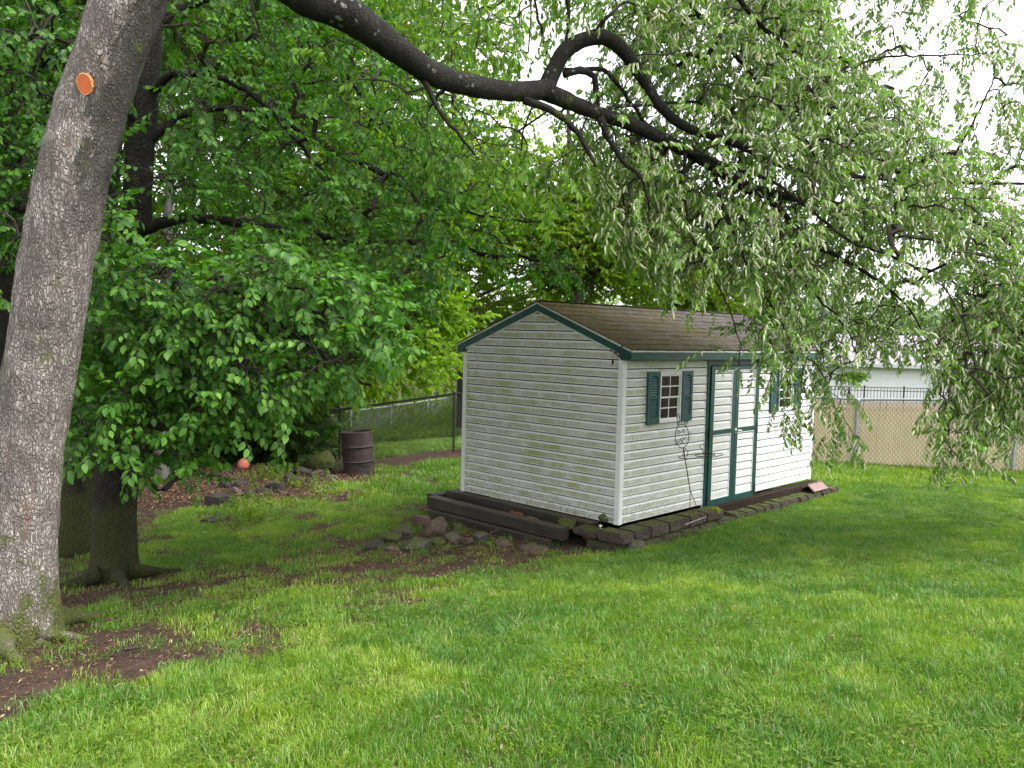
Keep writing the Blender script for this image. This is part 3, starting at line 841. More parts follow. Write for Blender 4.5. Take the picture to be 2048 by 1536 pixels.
rock('stone', 'brown angular stone at the top of the heap below the dark timbers', 840, 1036, 44, 34, 'rock_brown', 1, .8, group=PILE)
rock('stone', 'largest reddish brown peaked stone in the heap by the timbers', 876, 1047, 62, 48, 'rock_brown', 2, .9, group=PILE)
rock('stone', 'small round mossy grey stone right of the largest brown stone', 915, 1051, 28, 24, 'rock_moss', 3, .3, group=PILE)
rock('stone', 'flat mossy stone left of the largest brown stone', 804, 1058, 54, 28, 'rock_grey', 4, .5, group=PILE)
rock('stone', 'green mossy stone near the left side of the heap', 776, 1072, 54, 27, 'rock_moss', 5, .5, group=PILE)
rock('stone', 'broad low grey stone at the front of the heap', 834, 1082, 66, 33, 'rock_grey', 6, .6, group=PILE)
rock('stone', 'dark flat slab at the left end of the stone heap', 742, 1088, 56, 24, 'rock_dark', 7, .9, group=PILE)
rock('stone', 'mossy low stone at front centre right of the broad grey one', 872, 1080, 40, 22, 'rock_moss', 8, .4, group=PILE)
rock('stone', 'dark stone between the small mossy stones by the timber', 905, 1072, 34, 30, 'rock_grey', 9, .6, group=PILE)
rock('stone', 'small brown stone at the foot of the timber', 934, 1080, 30, 22, 'rock_brown', 10, .6, group=PILE)
rock('stone', 'mossy brown stone under the end of the stick', 962, 1070, 32, 28, 'rock_grey', 12, .5, group=PILE)
rock('stone', 'small dark stone in the soil in front of the slab', 784, 1094, 32, 18, 'rock_brown', 13, .5, group=PILE)
rock('stone', 'dark half buried stone under the middle of the timber', 1006, 1084, 36, 16, 'rock_brown', 14, .5, group=PILE)
rock('stone', 'long flat stone half buried before the timber end', 1072, 1093, 70, 15, 'rock_brown', 15, .5, group=PILE)
rock('stone', 'rounded lichen spotted stone leaning on the block wall corner', 1268, 1081, 50, 32, 'rock_grey', 16, .35, z=-.27, d=9.0)
rock('stone', 'dark mossy cobble standing on the blocks against the gable', 1208, 1032, 24, 19, 'rock_moss', 17, .4, z=-.04, d=9.22)
rock('stone', 'flat mossy stone on the timber near the shed corner', 1137, 1053, 44, 20, 'rock_moss', 18, .6, z=-.15, d=9.45)
rock('stone', 'reddish square stone at the end of the timber', 1176, 1068, 40, 30, 'brick', 19, .9, z=-.24, d=9.3)
rock('stone', 'low stone lying under the near block corner', 1220, 1082, 44, 26, 'block', 20, .7, z=-.30, d=9.1)
# border of the planting bed under the trees
BED = 'dark stones edging the leaf covered bed under the trees'
bed = [(640, 915, 78, 62, 'rock_moss', 'big mossy boulder left of the rusty drum'),
       (636, 945, 34, 24, 'rock_brown', 'pale brown stone under the mossy boulder'),
       (660, 950, 30, 26, 'rock_grey', 'grey stone at the foot of the boulder by the drum'),
       (676, 930, 36, 34, 'rock_grey', 'upright grey stone between boulder and drum'),
       (650, 938, 16, 14, 'rock_brown', 'small pebble stone wedged under the mossy boulder'),
       (600, 940, 46, 30, 'rock_dark', 'dark flat stone left of the boulder'),
       (582, 955, 40, 26, 'rock_dark', 'dark stone midway along the bed edge'),
       (556, 970, 44, 34, 'rock_dark', 'dark grey slanted stone beside the ferns'),
       (528, 978, 40, 26, 'rock_dark', 'dark stone behind the weeds of the bed edge'),
       (500, 985, 34, 24, 'rock_dark', 'blackish stone left of the weeds in the bed edge'),
       (474, 980, 38, 24, 'rock_brown', 'flat brown stone resting on the dark bed edge'),
       (450, 968, 30, 20, 'rock_dark', 'small dark stone behind the square block'),
       (478, 964, 36, 18, 'rock_dark', 'low dark stone at the back of the bed edge'),
       (615, 958, 30, 20, 'rock_dark', 'small dark stone in front of the flat one by the boulder')]
for i, (u, v, w, h, m_, lb) in enumerate(bed):
    rock('stone', lb, u, v, w, h, m_, 40+i, .7, group=BED)
def block_obj(name, lb, cat, u, v, w, d_, h, rz, mat, tilt=0):
    g = ground(u, v); me = G().box((-w/2, -d_/2, 0), (w/2, d_/2, h))
    V = np.array(me.v); b = bmesh.new()
    for q in V: b.verts.new(q)
    b.verts.ensure_lookup_table()
    for f in me.f: b.faces.new([b.verts[i] for i in f])
    bmesh.ops.bevel(b, geom=b.edges[:], offset=.012, segments=2, affect='EDGES')
    V = np.array([q.co[:] for q in b.verts]); F_ = [[q.index for q in f.verts] for f in b.faces]; b.free()
    V = V+(fbm(V*9, 3, int(u))-.5)[:, None]*.02
    R_ = np.array(Euler((tilt, tilt*.6, rz)).to_matrix()); V = V@R_.T+np.array([g[0], g[1], g[2]-.03])
    return props(obj(name, V, F_, M[mat], origin=(g[0], g[1], g[2]-.03)), lb, cat)
block_obj('stone_block', 'wet dark rectangular block stood at the near end of the bed edge', 'block', 437, 1012, .40, .26, .20, .5, 'rock_dark', .06)
block_obj('stone_block', 'black low block lying alone in the grass below the bed', 'block', 431, 1046, .34, .24, .10, .35, 'rock_dark')

# ------------------------------------------------------------------ foundation: blocks and timbers
rw = thing('block_edging_wall', 'low mossy brown concrete block wall along the door side of the shed', 'wall', (0, -.3, -.33))
def rough_block(x0, x1, y0, y1, z0, z1, seed, mat='block', rot=0):
    b = bmesh.new(); V0 = G().box((x0, y0, z0), (x1, y1, z1))
    for q in V0.v: b.verts.new(q)
    b.verts.ensure_lookup_table()
    for f in V0.f: b.faces.new([b.verts[i] for i in f])
    bmesh.ops.bevel(b, geom=b.edges[:], offset=.018, segments=2, affect='EDGES')
    bmesh.ops.triangulate(b, faces=b.faces[:]); bmesh.ops.subdivide_edges(b, edges=[e for e in b.edges if e.calc_length() > .06], cuts=2)
    V = np.array([q.co[:] for q in b.verts]); F_ = [[q.index for q in f.verts] for f in b.faces]; b.free()
    V = V+np.stack([(fbm(V*14+7*k, 3, seed+k)-.5)*.030 for k in range(3)], 1)
    return V, F_
x = -.13; k = 0
while x < 1.62:
    w = random.uniform(.36, .44) if k else .30
    V, F_ = rough_block(x, x+w-.012, -.33, -.085, -.225, -.105, 100+k); obj('block', V, F_, M['block'], rw); x += w; k += 1
x = -.05; k = 0
while x < 4.95:
    w = random.uniform(.20, .30) if x > 1.6 else random.uniform(.36, .44)
    zt = -.235 if x < 1.6 else -.205-.01*random.random()
    V, F_ = rough_block(x, x+w-.012, -.36-random.uniform(0, .02), -.12, -.36, zt, 140+k); obj('block', V, F_, M['block'], rw); x += w; k += 1
for (y0, y1, z0, z1, sd_) in ((-.33, .02, -.225, -.11, 1), (.03, .36, -.225, -.14, 2), (-.25, .16, -.345, -.235, 3)):
    V, F_ = rough_block(-.36, -.14, y0, y1, z0, z1, 190+sd_); obj('block', V, F_, M['block'], rw)
V, F_ = rough_block(0.02, 4.85, -.17, .02, -.36, -.135, 77); obj('soil_fill', V, F_, simple_mat('dark_damp_soil', (.026, .019, .014), .95, .1, .6, 30, .8, 50), rw, attrs={'soil': [1.0]*len(V)})
P0 = on_plane(1410, 1030, 1, -.2)
V, F_ = rock_shape(501, (.22, .2, .14), .2); obj('moss_tuft', V+np.array([1.62, -.26, -.13]), F_, simple_mat('bright_moss', (.13, .15, .012), .95, .1, .4, 60, .8, 90), rw)
def timber_beam(a, b, w, z0, z1, lb, name='landscape_timber'):
    a = np.array(a, float); b = np.array(b, float); t = (b-a)/np.linalg.norm(b-a); nn = np.array([-t[1], t[0]])*w/2
    L_ = np.linalg.norm(b-a); V = []; F_ = []; ns = 16; ring = []
    ch = .012
    sec = [(-1, 0), (-1, 1), (1, 1), (1, 0)]
    prof = [(-w/2+ch, z0), (-w/2, z0+ch), (-w/2, z1-ch), (-w/2+ch, z1), (w/2-ch, z1), (w/2, z1-ch), (w/2, z0+ch), (w/2-ch, z0)]
    for i in range(ns+1):
        c_ = a+(b-a)*i/ns
        for (q, z) in prof:
            p_ = c_+np.array([-t[1], t[0]])*q; V.append((p_[0], p_[1], z))
    for i in range(ns):
        for j in range(8): F_.append((i*8+j, i*8+(j+1) % 8, (i+1)*8+(j+1) % 8, (i+1)*8+j))
    F_.append(tuple(range(8))[::-1]); F_.append(tuple(ns*8+j for j in range(8)))
    V = np.array(V); V += np.stack([(fbm(V*6+11*k, 3, 60+k)-.5)*.014 for k in range(3)], 1)
    return props(obj(name, V, F_, M['timber'], origin=(a[0], a[1], z0)), lb, 'timber')
TA = on_plane(868, 1003, 2, -.155)
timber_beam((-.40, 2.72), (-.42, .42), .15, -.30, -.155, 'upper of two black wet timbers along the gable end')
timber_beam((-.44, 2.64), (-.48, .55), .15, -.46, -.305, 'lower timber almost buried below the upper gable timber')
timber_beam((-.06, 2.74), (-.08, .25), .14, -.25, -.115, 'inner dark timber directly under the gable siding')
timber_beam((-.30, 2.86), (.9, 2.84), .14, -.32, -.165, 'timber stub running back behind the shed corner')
def brick(lb, u, v, d, w, h, dp, rz):
    c = at(u, v, d); V, F_ = rough_block(-w/2, w/2, -dp/2, dp/2, -h/2, h/2, int(u))
    R_ = np.array(Euler((.08, .05, rz)).to_matrix()); V = V@R_.T+c
    props(obj('brick', V, F_, M['brick'], origin=c), lb, 'brick')
brick('old red brick lying on the timber, left of its pair', 1032, 1031, 9.95, .20, .07, .10, -1.5)
brick('old red brick lying on the timber, right of its pair', 1063, 1041, 9.80, .20, .075, .10, -1.45)
c0 = at(1201, 1052, 9.1)
mu = G(); mu.tube([c0-np.array([0, 0, .03]), c0], .006, 6)
mu.tube([c0, c0+np.array([0, 0, .006]), c0+np.array([0, 0, .014])], [.020, .018, .004], 10)
props(mu.o('mushroom', M['mushroom']), 'tiny pale mushroom on the mossy blocks at the shed corner', 'mushroom')
# folded tile and grey paver at the far end
ft = thing('broken_tile', 'weathered pink folded roof tile lying on the blocks at the far shed corner', 'tile', (4.45, -.22, -.2))
g = G(); g.prism([(-.36, -.185), (-.26, -.105), (-.25, -.12), (-.34, -.20)], 0, 4.2, 4.66).prism([(-.259, -.105), (-.17, -.170), (-.155, -.150), (-.259, -.085)], 0, 4.2, 4.66)
g.o('tile_piece', M['tile_red'], ft)
G().box((4.80, -.36, -.36), (5.12, -.02, -.262)).o('paver', M['paver'], None, label='pale grey paver set in the grass beyond the far shed corner', cat='paver')

# ------------------------------------------------------------------ wire cat stake
DC = 9.35
def zc(x, y): return at(1280+x/3.84, 680+y/3.84, DC)
cat_ = thing('wire_cat_stake', 'rusty wire garden stake shaped as a cat standing before the shed doors', 'garden ornament', ground(1379, 1058))
g = G(); rr = .0042
g.tube([zc(323+52*cos(a), 738+92*sin(a)) for a in np.linspace(0, 2*pi, 28, endpoint=False)], rr, 6, True)
g.o('head', M['rust_wire'], cat_)
g = G()
g.tube([zc(290, 655), zc(283, 600), zc(290, 560), zc(303, 572), zc(305, 610), zc(296, 655)], rr, 5)
g.tube([zc(335, 650), zc(352, 628), zc(364, 618), zc(360, 640), zc(348, 662)], rr, 5)
g.o('ears', M['rust_wire'], cat_)
g = G()
for cx_, cy_, rx_, ry_ in ((297, 710, 8, 11), (337, 698, 9, 12), (323, 763, 9, 10)):
    g.tube([zc(cx_+rx_*cos(a), cy_+ry_*sin(a)) for a in np.linspace(0, 2*pi, 12, endpoint=False)], rr*.9, 5, True)
g.tube([zc(280, 690), zc(292, 692), zc(312, 712), zc(326, 700), zc(337, 685)], rr*.8, 5)
g.tube([zc(323, 773), zc(314, 800), zc(300, 806)], rr*.8, 5); g.tube([zc(323, 773), zc(336, 798), zc(352, 800)], rr*.8, 5)
for a in ((330, 755, 398, 705), (330, 758, 395, 735), (330, 762, 380, 760), (316, 765, 262, 826), (316, 762, 255, 778), (316, 768, 265, 800)):
    g.tube([zc(*a[:2]), zc(*a[2:])], rr*.6, 4)
g.o('face', M['rust_wire'], cat_)
g = G(); g.tube([zc(335, 828), zc(352, 950), zc(386, 1160)], .006, 6); g.tube([zc(386, 1160), zc(378, 1450)], rr, 6); g.tube([zc(386, 1160), zc(440, 1290), zc(488, 1405)], rr, 6)
g.o('pole', M['rust_wire'], cat_)
g = G(); g.tube([zc(345, 1418), zc(508, 1358)], .006, 6); g.o('foot_bar', M['galv'], cat_)
g = G()
def flat(cx_, cy_, rx_, tilt, depth):
    c_ = zc(cx_, cy_); s_ = DC/FPX/3.84
    return [c_+R0*rx_*s_*cos(a)+np.array([0, 0, 1])*(-tilt*rx_*s_*cos(a))+np.array([Fw[0], Fw[1], 0])*depth*sin(a) for a in np.linspace(0, 2*pi, 30, endpoint=False)]
g.tube(flat(464, 890, 170, -.11, .16), rr, 5, True); g.tube(flat(500, 884, 75, -.08, .09), rr, 5, True)
g.tube([zc(335, 832), zc(330, 890), zc(345, 905)], rr, 5); g.tube([zc(345, 832), zc(368, 858), zc(362, 895)], rr, 5)
g.tube([zc(492, 868), zc(465, 830), zc(462, 805), zc(478, 796), zc(512, 828), zc(532, 858)], rr, 5)
g.o('body_rings', M['rust_wire'], cat_)

# ------------------------------------------------------------------ drum, ball
dr_b = ground(719, 952)
drum = thing('rusty_drum', 'rusty dark steel drum leaning beside the mossy boulder near the fence', 'drum', dr_b)
dr = .295; dh = .87
dax = np.array([-Rt[0]*.075, -Rt[1]*.075, 1.0]); dax /= np.linalg.norm(dax)
def lathe(prof, n=40, holes=None):
    e1 = np.cross(dax, [0, 1, 0]); e1 /= np.linalg.norm(e1); e2 = np.cross(dax, e1)
    V = []; F_ = []
    for (r_, z) in prof:
        for j in range(n):
            a = 2*pi*j/n; V.append(dr_b+dax*z+r_*(cos(a)*e1+sin(a)*e2))
    for i in range(len(prof)-1):
        for j in range(n):
            if holes and holes(i, j): continue
            F_.append((i*n+j, i*n+(j+1) % n, (i+1)*n+(j+1) % n, (i+1)*n+j))
    return V, F_
prof = []
for z in np.linspace(-.03, dh, 30):
    r_ = dr+.012*math.exp(-((z-.30)/.014)**2)+.012*math.exp(-((z-.585)/.014)**2)
    prof.append((r_, z))
V, F_ = lathe(prof); V = np.array(V); V += ((fbm(V*5, 3, 9)-.5)*.03)[:, None]*np.array([Rt[0], Rt[1], 0])
obj('shell', V, F_, M['drum'], drum, smooth=True)
V, F_ = lathe([(dr-.012, dh), (dr-.014, .05), (0.01, .04)]); obj('inner_wall', V, F_, M['drum'], drum, smooth=True)
V, F_ = lathe([(dr+.009, dh-.014), (dr+.012, dh+.002), (dr+.002, dh+.01), (dr-.012, dh)]); obj('rim', V, F_, M['drum'], drum, smooth=True)
for hz in (.30, .585):
    V, F_ = lathe([(dr+.006, hz-.016), (dr+.020, hz-.004), (dr+.020, hz+.006), (dr+.006, hz+.016)]); obj('hoop', V, F_, M['drum'], drum, smooth=True)
# torn, rusted-through seam low on the right
cc_ = dr_b+dax*.20; vr = -np.array([Fw[0], Fw[1], 0]); vr /= np.linalg.norm(vr)
pts = []
for k, (a, z, w) in enumerate([(-.15, .24, .012), (.0, .255, .02), (.15, .235, .03), (.3, .215, .03), (.45, .245, .035), (.6, .22, .03), (.75, .255, .02)]):
    dirv = vr*cos(a+.25)+np.array([Rt[0], Rt[1], 0])*sin(a+.25)
    pts.append((dr_b+dax*z+dirv*(dr+.004), w))
V = []; F_ = []
for p_, w in pts: V += [p_+dax*w, p_-dax*w]
for k in range(len(pts)-1): F_.append((2*k, 2*k+1, 2*k+3, 2*k+2))
obj('rust_hole', V, F_, M['iron'], drum)
bg_ = ground(487, 940); bc = at(487, 928, (bg_-CAM)@Fw)
V, F_ = ICO[4]; rb = 12.0*((bg_-CAM)@Fw)/FPX
bc[2] = bg_[2]+rb*.92
props(obj('ball', V*rb+bc, F_, M['ball'], origin=bc, smooth=True), 'faded orange playground ball lying on the brown leaves', 'ball')

# ------------------------------------------------------------------ fences
def wires(a, b, h, pitch, r, ang=1.0, off=np.zeros(3)):
    """diamond mesh between ground points a and b"""
    a = np.array(a, float); b = np.array(b, float); L_ = np.linalg.norm((b-a)[:2]); t = (b-a)/L_
    V = []; F_ = []
    n_ = int((L_+h)/pitch)
    for sgn in (1, -1):
        for k in range(n_):
            s0 = k*pitch-h if sgn > 0 else k*pitch
            pts = []
            z0, z1 = 0, h
            e0, e1 = s0, s0+sgn*h*ang
            # clip to [0, L]
            def cl(e, z, o, zo):
                if e < 0: return 0, z+(zo-z)*(0-e)/(o-e)
                if e > L_: return L_, z+(zo-z)*(e-L_)/(e-o)
                return e, z
            if (e0 < 0 and e1 < 0) or (e0 > L_ and e1 > L_): continue
            q0 = cl(e0, z0, e1, z1); q1 = cl(e1, z1, e0, z0)
            p0 = a+t*q0[0]+np.array([0, 0, q0[1]])+off*(1+.3*sgn); p1 = a+t*q1[0]+np.array([0, 0, q1[1]])+off*(1+.3*sgn)
            d_ = p1-p0; d_ /= np.linalg.norm(d_)+1e-9
            nn = np.cross(d_, np.array([-t[1], t[0], 0])); nn /= np.linalg.norm(nn)+1e-9; mm = np.cross(d_, nn)
            i0 = len(V)
            for p_ in (p0, p1):
                for q in range(3):
                    th = 2*pi*q/3; V.append(p_+r*(cos(th)*nn+sin(th)*mm))
            for q in range(3): F_.append((i0+q, i0+(q+1) % 3, i0+3+(q+1) % 3, i0+3+q))
    return V, F_
def chain_fence(label, pts, h, post_r, mpost, mrail, mwire, wr, pitch, group=None, rail_r=.02, ang=1.0):
    pts = [np.array(p) for p in pts]
    root = thing('chain_link_fence', label, 'fence', pts[0])
    for p in pts:
        g = G(); g.tube([p-np.array([0, 0, .1]), p+np.array([0, 0, h+.03])], post_r, 12)
        g.tube([p+np.array([0, 0, h+.02]), p+np.array([0, 0, h+.045]), p+np.array([0, 0, h+.07])], [post_r*1.2, post_r*1.15, post_r*.3], 12)
        g.o('post', mpost, root)
    g = G(); g.tube([p+np.array([0, 0, h]) for p in pts], rail_r, 10); g.o('top_rail', mrail, root)
    V = []; F_ = []
    for a, b in zip(pts[:-1], pts[1:]):
        v_, f_ = wires(a+np.array([0, 0, .04]), b+np.array([0, 0, .04]), h-.04, pitch, wr, ang)
        n0 = len(V); V += v_; F_ += [tuple(i+n0 for i in f) for f in f_]
    props(obj('wire_mesh', V, F_, mwire, root), kind='stuff')
    return root
def gp(x, y): return np.array([x, y, Hs(x, y)])
# near dark fence, running left behind the drum and on behind the shed
A = np.array([4.071, 7.295]); B = np.array([2.85, 9.6]); dv = (A-B)/np.linalg.norm(A-B)
pts = []
for k in range(-2, 6): q = A-dv*2.55*(k-0) if k >= 0 else A-dv*2.55*k; pts.append(q)
pts = [A+dv*2.55*2, A+dv*2.55, A, B, B+np.array([-1.9, 1.4]), B+np.array([-4.2, 2.6]), B+np.array([-6.6, 3.6]), B+np.array([-9.0, 4.5])]
chain_fence('dark chain link fence behind the rusty drum with black top rail', [gp(*q) for q in pts], 1.22, .024, M['black_metal'], M['black_metal'], M['wire_dark'], .0024, .055, rail_r=.021)
fp = [at(702, 880, 28.5), at(783, 876, 31.3), at(856, 862, 34.0), at(921, 845, 36.5), at(985, 832, 39), at(1050, 820, 42)]
tp = [(702, 822), (783, 812), (856, 801), (921, 793), (985, 784), (1050, 776)]
fpts = []
for (u, v), q in zip(tp, fp):
    d_ = (q-CAM)@Fw; top = at(u, v, d_); fpts.append(np.array([top[0], top[1], top[2]-1.22]))
fpts = [np.array([2*fpts[0][0]-fpts[1][0], 2*fpts[0][1]-fpts[1][1], fpts[0][2]-.1])]+fpts
chain_fence('pale galvanized chain link fence farther back at the edge of the woods', fpts, 1.22, .035, M['galv_pale'], M['galv_pale'], M['wire_grey'], .004, .075, rail_r=.026)
# tan slatted fence on the right
f1 = np.array([8.065, .602]); f2 = np.array([8.548, -1.86]); dv = (f2-f1)
P_ = [f1+dv*k for k in range(-3, 5)]
root = thing('privacy_slat_fence', 'chain link fence with tan vertical privacy slats beyond the far end of the shed', 'fence', gp(*f1))
FH = 1.22
for p_ in P_:
    q = gp(*p_); q = q+np.array([-.05, 0, 0]) ; g = G()
    g.tube([q-np.array([0, 0, .1]), q+np.array([.025, 0, FH-.03])], .034, 14); g.tube([q+np.array([.02, 0, FH-.03]), q+np.array([.03, 0, FH-.005]), q+np.array([.04, 0, FH+.02])], [.038, .038, .02], 14)
    ps = g.o('post', M['galv'], root)
    for hz in (.25, .6, .95):
        G().tube([q+np.array([-.036, -.01, hz]), q+np.array([.0, .04, hz+.005]), q+np.array([.05, .045, hz])], .004, 5).o('tie_wire', M['galv_pale'], ps)
g = G(); g.tube([gp(*p_)+np.array([0, 0, FH]) for p_ in P_], .024, 12); g.o('top_rail', M['galv'], root)
ts = np.arange(0, len(P_)-1, .0355/np.linalg.norm(dv)); V = []; F_ = []; V2 = []; F2 = []
tdir = dv/np.linalg.norm(dv)
slx = P_[0][0]+dv[0]*ts; sly = P_[0][1]+dv[1]*ts; slz = H(slx, sly)
for x, y, z in zip(slx, sly, slz):
    a = np.array([x, y])
    for (lo, hi, Vc, Fc) in ((.0, FH-.20, V, F_), (FH-.197, FH-.03, V2, F2)):
        b0 = len(Vc); w = .0145; t_ = .003; j = random.uniform(-.002, .002)
        nrm_ = np.array([tdir[1], -tdir[0]])
        for zz in (z+lo, z+hi):
            for (sa, sb) in ((-w, -t_), (w, -t_), (w, t_), (-w, t_)):
                p2 = a+tdir*sa+nrm_*(sb+j); Vc.append((p2[0], p2[1], zz))
        Fc += [(b0, b0+1, b0+5, b0+4), (b0+1, b0+2, b0+6, b0+5), (b0+2, b0+3, b0+7, b0+6), (b0+3, b0, b0+4, b0+7), (b0+4, b0+5, b0+6, b0+7)]
props(obj('slats', V, F_, M['slat'], root), kind='stuff'); props(obj('slat_tops', V2, F2, M['slat_top'], root), kind='stuff')
V = []; F_ = []
for a, b in zip(P_[:-1], P_[1:]):
    v_, f_ = wires(gp(*a), gp(*b), FH-.03, .071, .0021, .75, np.array([-.008, 0, 0])); n0 = len(V); V += v_; F_ += [tuple(i+n0 for i in f) for f in f_]
props(obj('wire_mesh', V, F_, M['wire_brown'], root), kind='stuff')
# neighbour's house, iron fence, hedge
ha = at(1600, 725, 33); hb = at(1990, 735, 31)
hd_ = (hb-ha)[:2]; hd_ = hd_/np.linalg.norm(hd_); hn = np.array([-hd_[1], hd_[0]])
if hn@Fw[:2] < 0: hn = -hn
house = thing('neighbour_house', 'low white house with a grey roof beyond the tan fence', 'house', (ha[0], ha[1], -1.6))
Lh = 9.5; Dh = 7.0; zt = 1.18
def hp(s, t, z): q = ha[:2]+hd_*s+hn*t; return (q[0], q[1], z)
V = [hp(0, 0, -1.6), hp(Lh, 0, -1.6), hp(Lh, Dh, -1.6), hp(0, Dh, -1.6), hp(0, 0, zt), hp(Lh, 0, zt), hp(Lh, Dh, zt), hp(0, Dh, zt)]
obj('wall', V, [(0, 1, 5, 4), (1, 2, 6, 5), (2, 3, 7, 6), (3, 0, 4, 7)], M['house_wall'], house)
V = [hp(-.4, -.4, zt), hp(Lh+.4, -.4, zt), hp(Lh+.4, Dh+.4, zt), hp(-.4, Dh+.4, zt), hp(1.6, Dh/2, zt+1.15), hp(Lh-1.6, Dh/2, zt+1.15)]
obj('roof', V, [(0, 1, 5, 4), (1, 2, 5), (2, 3, 4, 5), (3, 0, 4), (3, 2, 1, 0)], M['house_roof'], house)
V = [hp(-.42, -.43, zt-.12), hp(Lh+.42, -.43, zt-.12), hp(Lh+.42, -.43, zt+.02), hp(-.42, -.43, zt+.02), hp(-.42, -.38, zt-.12), hp(Lh+.42, -.38, zt-.12), hp(Lh+.42, -.38, zt+.02), hp(-.42, -.38, zt+.02)]
obj('gutter', V, [(0, 1, 2, 3), (4, 7, 6, 5), (0, 4, 5, 1), (3, 2, 6, 7)], M['galv_pale'], house)
for s in (1.2, 3.4, 6.1):
    w = G(); 
    V = [hp(s, -.03, .1), hp(s+.9, -.03, .1), hp(s+.9, -.03, .85), hp(s, -.03, .85), hp(s, .03, .1), hp(s+.9, .03, .1), hp(s+.9, .03, .85), hp(s, .03, .85)]
ia = at(1650, 772, 25); ib = at(1960, 778, 25)
irf = thing('iron_fence', 'thin black picket fence in front of the white neighbour house', 'fence', (ia[0], ia[1], Hs(ia[0], ia[1])))
g = G(); zt_ = ia[2]
for z in (zt_, zt_-.85, zt_-.1): g.tube([(ia[0], ia[1], z), (ib[0], ib[1], z)], .016, 6)
g.o('rails', M['black_metal'], irf)
NB = 48
for k in range(NB):
    p_ = ia+(ib-ia)*k/(NB-1); r_ = .026 if k % 12 == 0 else .009
    G().tube([(p_[0], p_[1], zt_-1.15), (p_[0], p_[1], zt_+(.05 if k % 12 == 0 else 0))], r_, 5).o('post' if k % 12 == 0 else 'picket', M['black_metal'], irf)

# ------------------------------------------------------------------ leaf sprays (shared meshes, scattered with geometry nodes)
def leaf_unit(wr, droop=.18, fold=.12):
    """unit leaf along +x, upper side +z"""
    st = [0, .22, .5, .78, 1.0]; wd = [0, .80, 1.0, .60, 0]
    V = []; idx = {}
    for i, s in enumerate(st):
        zc_ = -droop*s*s
        idx[('m', i)] = len(V); V.append((s, 0, zc_))
        if 0 < i < 4:
            w = wr*.5*wd[i]
            idx[('l', i)] = len(V); V.append((s, w, zc_+fold*w*1.6)); idx[('r', i)] = len(V); V.append((s, -w, zc_+fold*w*1.6))
    F_ = []
    for i in range(4):
        for sd_, fl in (('l', False), ('r', True)):
            q = [idx[('m', i)], idx[('m', i+1)]]
            if (sd_, i+1) in idx: q.append(idx[(sd_, i+1)])
            if (sd_, i) in idx: q.append(idx[(sd_, i)])
            F_.append(tuple(q[::-1] if fl else q))
    return np.array(V, float), F_
def frame_from(d, up=np.array([0, 0, 1.]), roll=0.0):
    d = d/np.linalg.norm(d); y = np.cross(up, d)
    if np.linalg.norm(y) < 1e-3: y = np.array([0, 1., 0])
    y /= np.linalg.norm(y); z = np.cross(d, y)
    y2 = y*cos(roll)+z*sin(roll); z2 = z*cos(roll)-y*sin(roll)
    return np.stack([d, y2, z2], 1)
TPL = bpy.data.collections.new('spray_templates')        # never linked to the scene: only a source for the scatter
